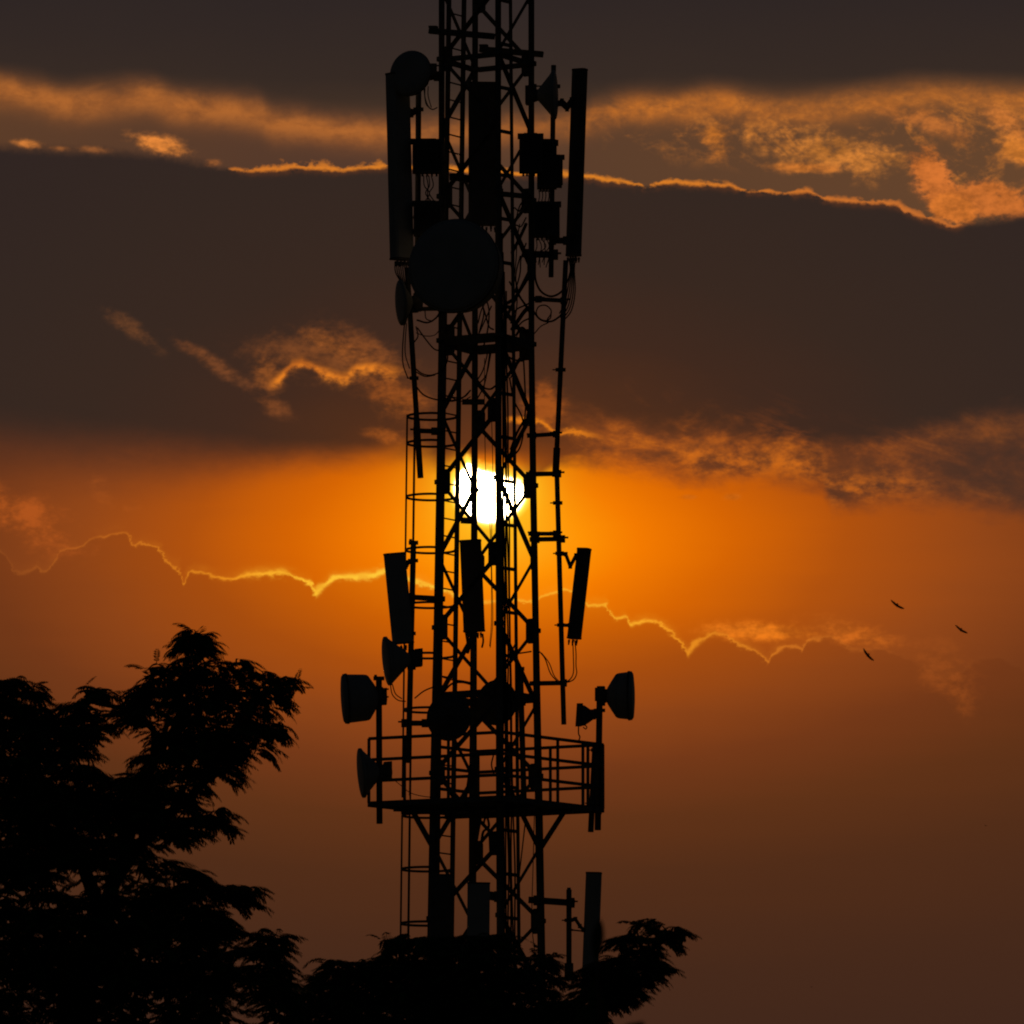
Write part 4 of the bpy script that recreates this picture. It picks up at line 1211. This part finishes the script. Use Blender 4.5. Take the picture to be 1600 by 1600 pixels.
MIDT = [(440, 1650), (455, 1560), (470, 1530), (485, 1512), (505, 1496), (520, 1490), (552, 1494), (572, 1491), (595, 1472), (613, 1454), (630, 1462), (650, 1454), (690, 1456), (730, 1455),
        (770, 1451), (802, 1455), (820, 1485), (836, 1484), (858, 1481), (880, 1495), (886, 1512), (905, 1505), (922, 1496), (938, 1490), (957, 1482), (950, 1468), (952, 1458), (975, 1453),
        (997, 1453), (992, 1435), (1010, 1436), (1025, 1427), (1036, 1441), (1051, 1446), (1071, 1447), (1077, 1457), (1089, 1472), (1080, 1478), (1058, 1478), (1051, 1489), (1063, 1500),
        (1058, 1523), (1040, 1537), (1021, 1554), (1014, 1571), (975, 1589), (950, 1592), (950, 1650)]
MIDT = [(x - max(0, x - 980) * .1, y) for x, y in MIDT]
crown_tree('dark feathery leaved treetop hiding the foot of the tower, with a twig reaching right', MIDT, [[(878, 1530), (893, 1545), (888, 1556), (872, 1548)]], 112.0, (700, 1650),
           [([(700, 1650, 0), (700, 1580, 0)], .24, .14),
            ([(700, 1580, 0), (640, 1520, .2), (620, 1475, .2)], .09, .02), ([(700, 1580, 0), (560, 1560, -.3), (510, 1510, -.4)], .09, .02),
            ([(700, 1580, 0), (720, 1510, -.3), (740, 1470, -.3)], .09, .02), ([(700, 1580, 0), (800, 1530, 0), (850, 1500, 0)], .09, .02),
            ([(700, 1590, 0), (860, 1580, -.2), (950, 1540, -.3), (1010, 1490, -.3), (1050, 1460, -.3)], .09, .015),
            ([(950, 1540, -.3), (1000, 1540, -.4), (1040, 1510, -.4)], .03, .012)],
           230, 700, 8, 1.3, gaps=((600, 1568, 14, .1), (630, 1562, 12, .1), (822, 1562, 12, .2), (880, 1535, 14, .1)), L0=.32)

# a sapling standing close by, its leaf tips out of focus
rs = random.Random(5)
YS = 16.0
bs = P(960, 1700, 0, YS)
t = thing('young_sapling', 'young sapling close to the camera, its leaf tips blurred beside the lowest panel antenna', 'sapling', (bs.x, YS, 0))
tip = P(931, 1500, 0, YS)
st = MB().tube(smooth_path([(bs.x, YS, 0), (bs.x + .02, YS, 1.4), (bs.x - .01, YS, 2.8), P(945, 1680, 0, YS), tip], 6), [.022 - .018 * i / 24 for i in range(25)], 7)
st.build('stem', BARK, t)


def leaf_blade(m, a, b, w):
    a, b = Vector(a), Vector(b); d = b - a
    s = d.cross(Vector((.2, -1, .1))).normalized() * w; n = s.cross(d).normalized()
    rows = []
    for i in range(7):
        f = i / 6; ww = math.sin(math.pi * min(1, .06 + f * .94)) ** .8
        c = a + d * f + Vector((0, 0, -.012 * f * f))
        rows += [c - s * ww, c + n * (w * .18 * ww), c + s * ww]
    m.add(rows, [(3 * i + k, 3 * i + k + 1, 3 * i + k + 4, 3 * i + k + 3) for i in range(6) for k in (0, 1)], True)
    return m


for a, b, w in ((tip, P(938, 1424, 0, YS), .0115), (P(945, 1680, 0, YS), P(1006, 1585, 0, YS), .034), (P(940, 1640, .1, YS), P(900, 1560, .1, YS), .02),
                (P(938, 1600, 0, YS), P(925, 1520, .05, YS), .015), (P(946, 1680, 0, YS), P(880, 1640, .2, YS), .027), (P(946, 1720, 0, YS), P(1040, 1700, -.1, YS), .027)):
    leaf_blade(MB(), a, b, w).build('leaf', LEAF, t)

# ------------------------------------------------------------------ birds
def bird(label, cx, cy, span_px, ang, Y0, bend=.12, sweep=0.0, group=None, name='gliding_kite', cat='bird', roll=0.0):
    """a gliding bird: one continuous body with fanned tail and long fingered wings; ang = slope of the wings in the picture"""
    S = Y0 / F
    c = P(cx, cy, 0, Y0); sp = span_px * S / 2
    q = math.radians(ang)
    w = Vector((math.cos(q), .25, -math.sin(q))).normalized()          # along the wings
    f = Vector((-.62, -.62, -.42)); f = (f - w * f.dot(w)).normalized()   # flight direction
    u = w.cross(f).normalized()
    if u.z < 0: u = -u
    vs, fs = [], []
    # body rings
    prof = [(-.62, .012, .05), (-.5, .03, .11), (-.34, .06, .08), (-.15, .1, .1), (.08, .115, .12), (.22, .085, .08), (.30, .07, .065), (.36, .055, .05), (.42, .012, .012)]
    n = 8
    for z, h, ww in prof:
        for k in range(n):
            a = 2 * math.pi * k / n
            vs.append(c + f * (z * sp * .62) + w * (math.cos(a) * ww * sp * 1.0) + u * (math.sin(a) * h * sp * 1.0))
    for i in range(len(prof) - 1):
        for k in range(n): fs.append((i * n + k, i * n + (k + 1) % n, (i + 1) * n + (k + 1) % n, (i + 1) * n + k))
    fs.append(tuple(reversed(range(n)))); fs.append(tuple((len(prof) - 1) * n + k for k in range(n)))
    # wings
    for s in (-1, 1):
        st_ = [(.06, .22, -.19, .07), (.28, .25, -.16, .058), (.5, .23, -.15, .046), (.72, .15, -.16, .034), (.9, .03, -.18, .022), (1.0, -.06, -.14, .008)]
        o = len(vs)
        for x, le, te, th in st_:
            lift = bend * sp * (math.sin(min(1, x * 1.3) * math.pi * .5) - .55 * x * x)
            b = c + w * (s * x * sp) + u * lift + f * (-sweep * x * sp)
            vs += [b + f * (le * sp), b + u * (th * sp) + f * ((le + te) / 2 * sp), b + f * (te * sp), b - u * (th * sp * .4) + f * ((le + te) / 2 * sp)]
        for i in range(len(st_) - 1):
            for k in range(4): fs.append((o + i * 4 + k, o + i * 4 + (k + 1) % 4, o + (i + 1) * 4 + (k + 1) % 4, o + (i + 1) * 4 + k))
        fs.append((o, o + 1, o + 2, o + 3)); e = o + 20; fs.append((e + 3, e + 2, e + 1, e))
    m = MB(); m.add(vs, fs, True)
    b = m.build(name, FEATHER, None, c)
    b['label'] = label; b['category'] = cat
    if group: b['group'] = group
    return b


GB = 'kites gliding in the evening sky'
bird('uppermost of the three gliding kites, wings sloping gently down to the right', 1401.5, 946, 26, 32, 820, .10, .06, GB)
bird('rightmost of the three gliding kites, wings slightly arched', 1501.5, 984.5, 24, 32, 860, .16, .03, GB)
bird('lowest of the three gliding kites, banking with wings steeply tilted', 1356, 1024, 26, 48, 800, .08, .05, GB)
bird('tiny far off bird at the lower right edge, above the other speck', 1540, 1290, 5, 10, 2600, .12, .03, 'far off birds as small as specks', 'distant_bird')
bird('tiny far off bird low in the empty sky right of the treetop', 1268, 1542, 3.4, 60, 2900, .12, .03, 'far off birds as small as specks', 'distant_bird')
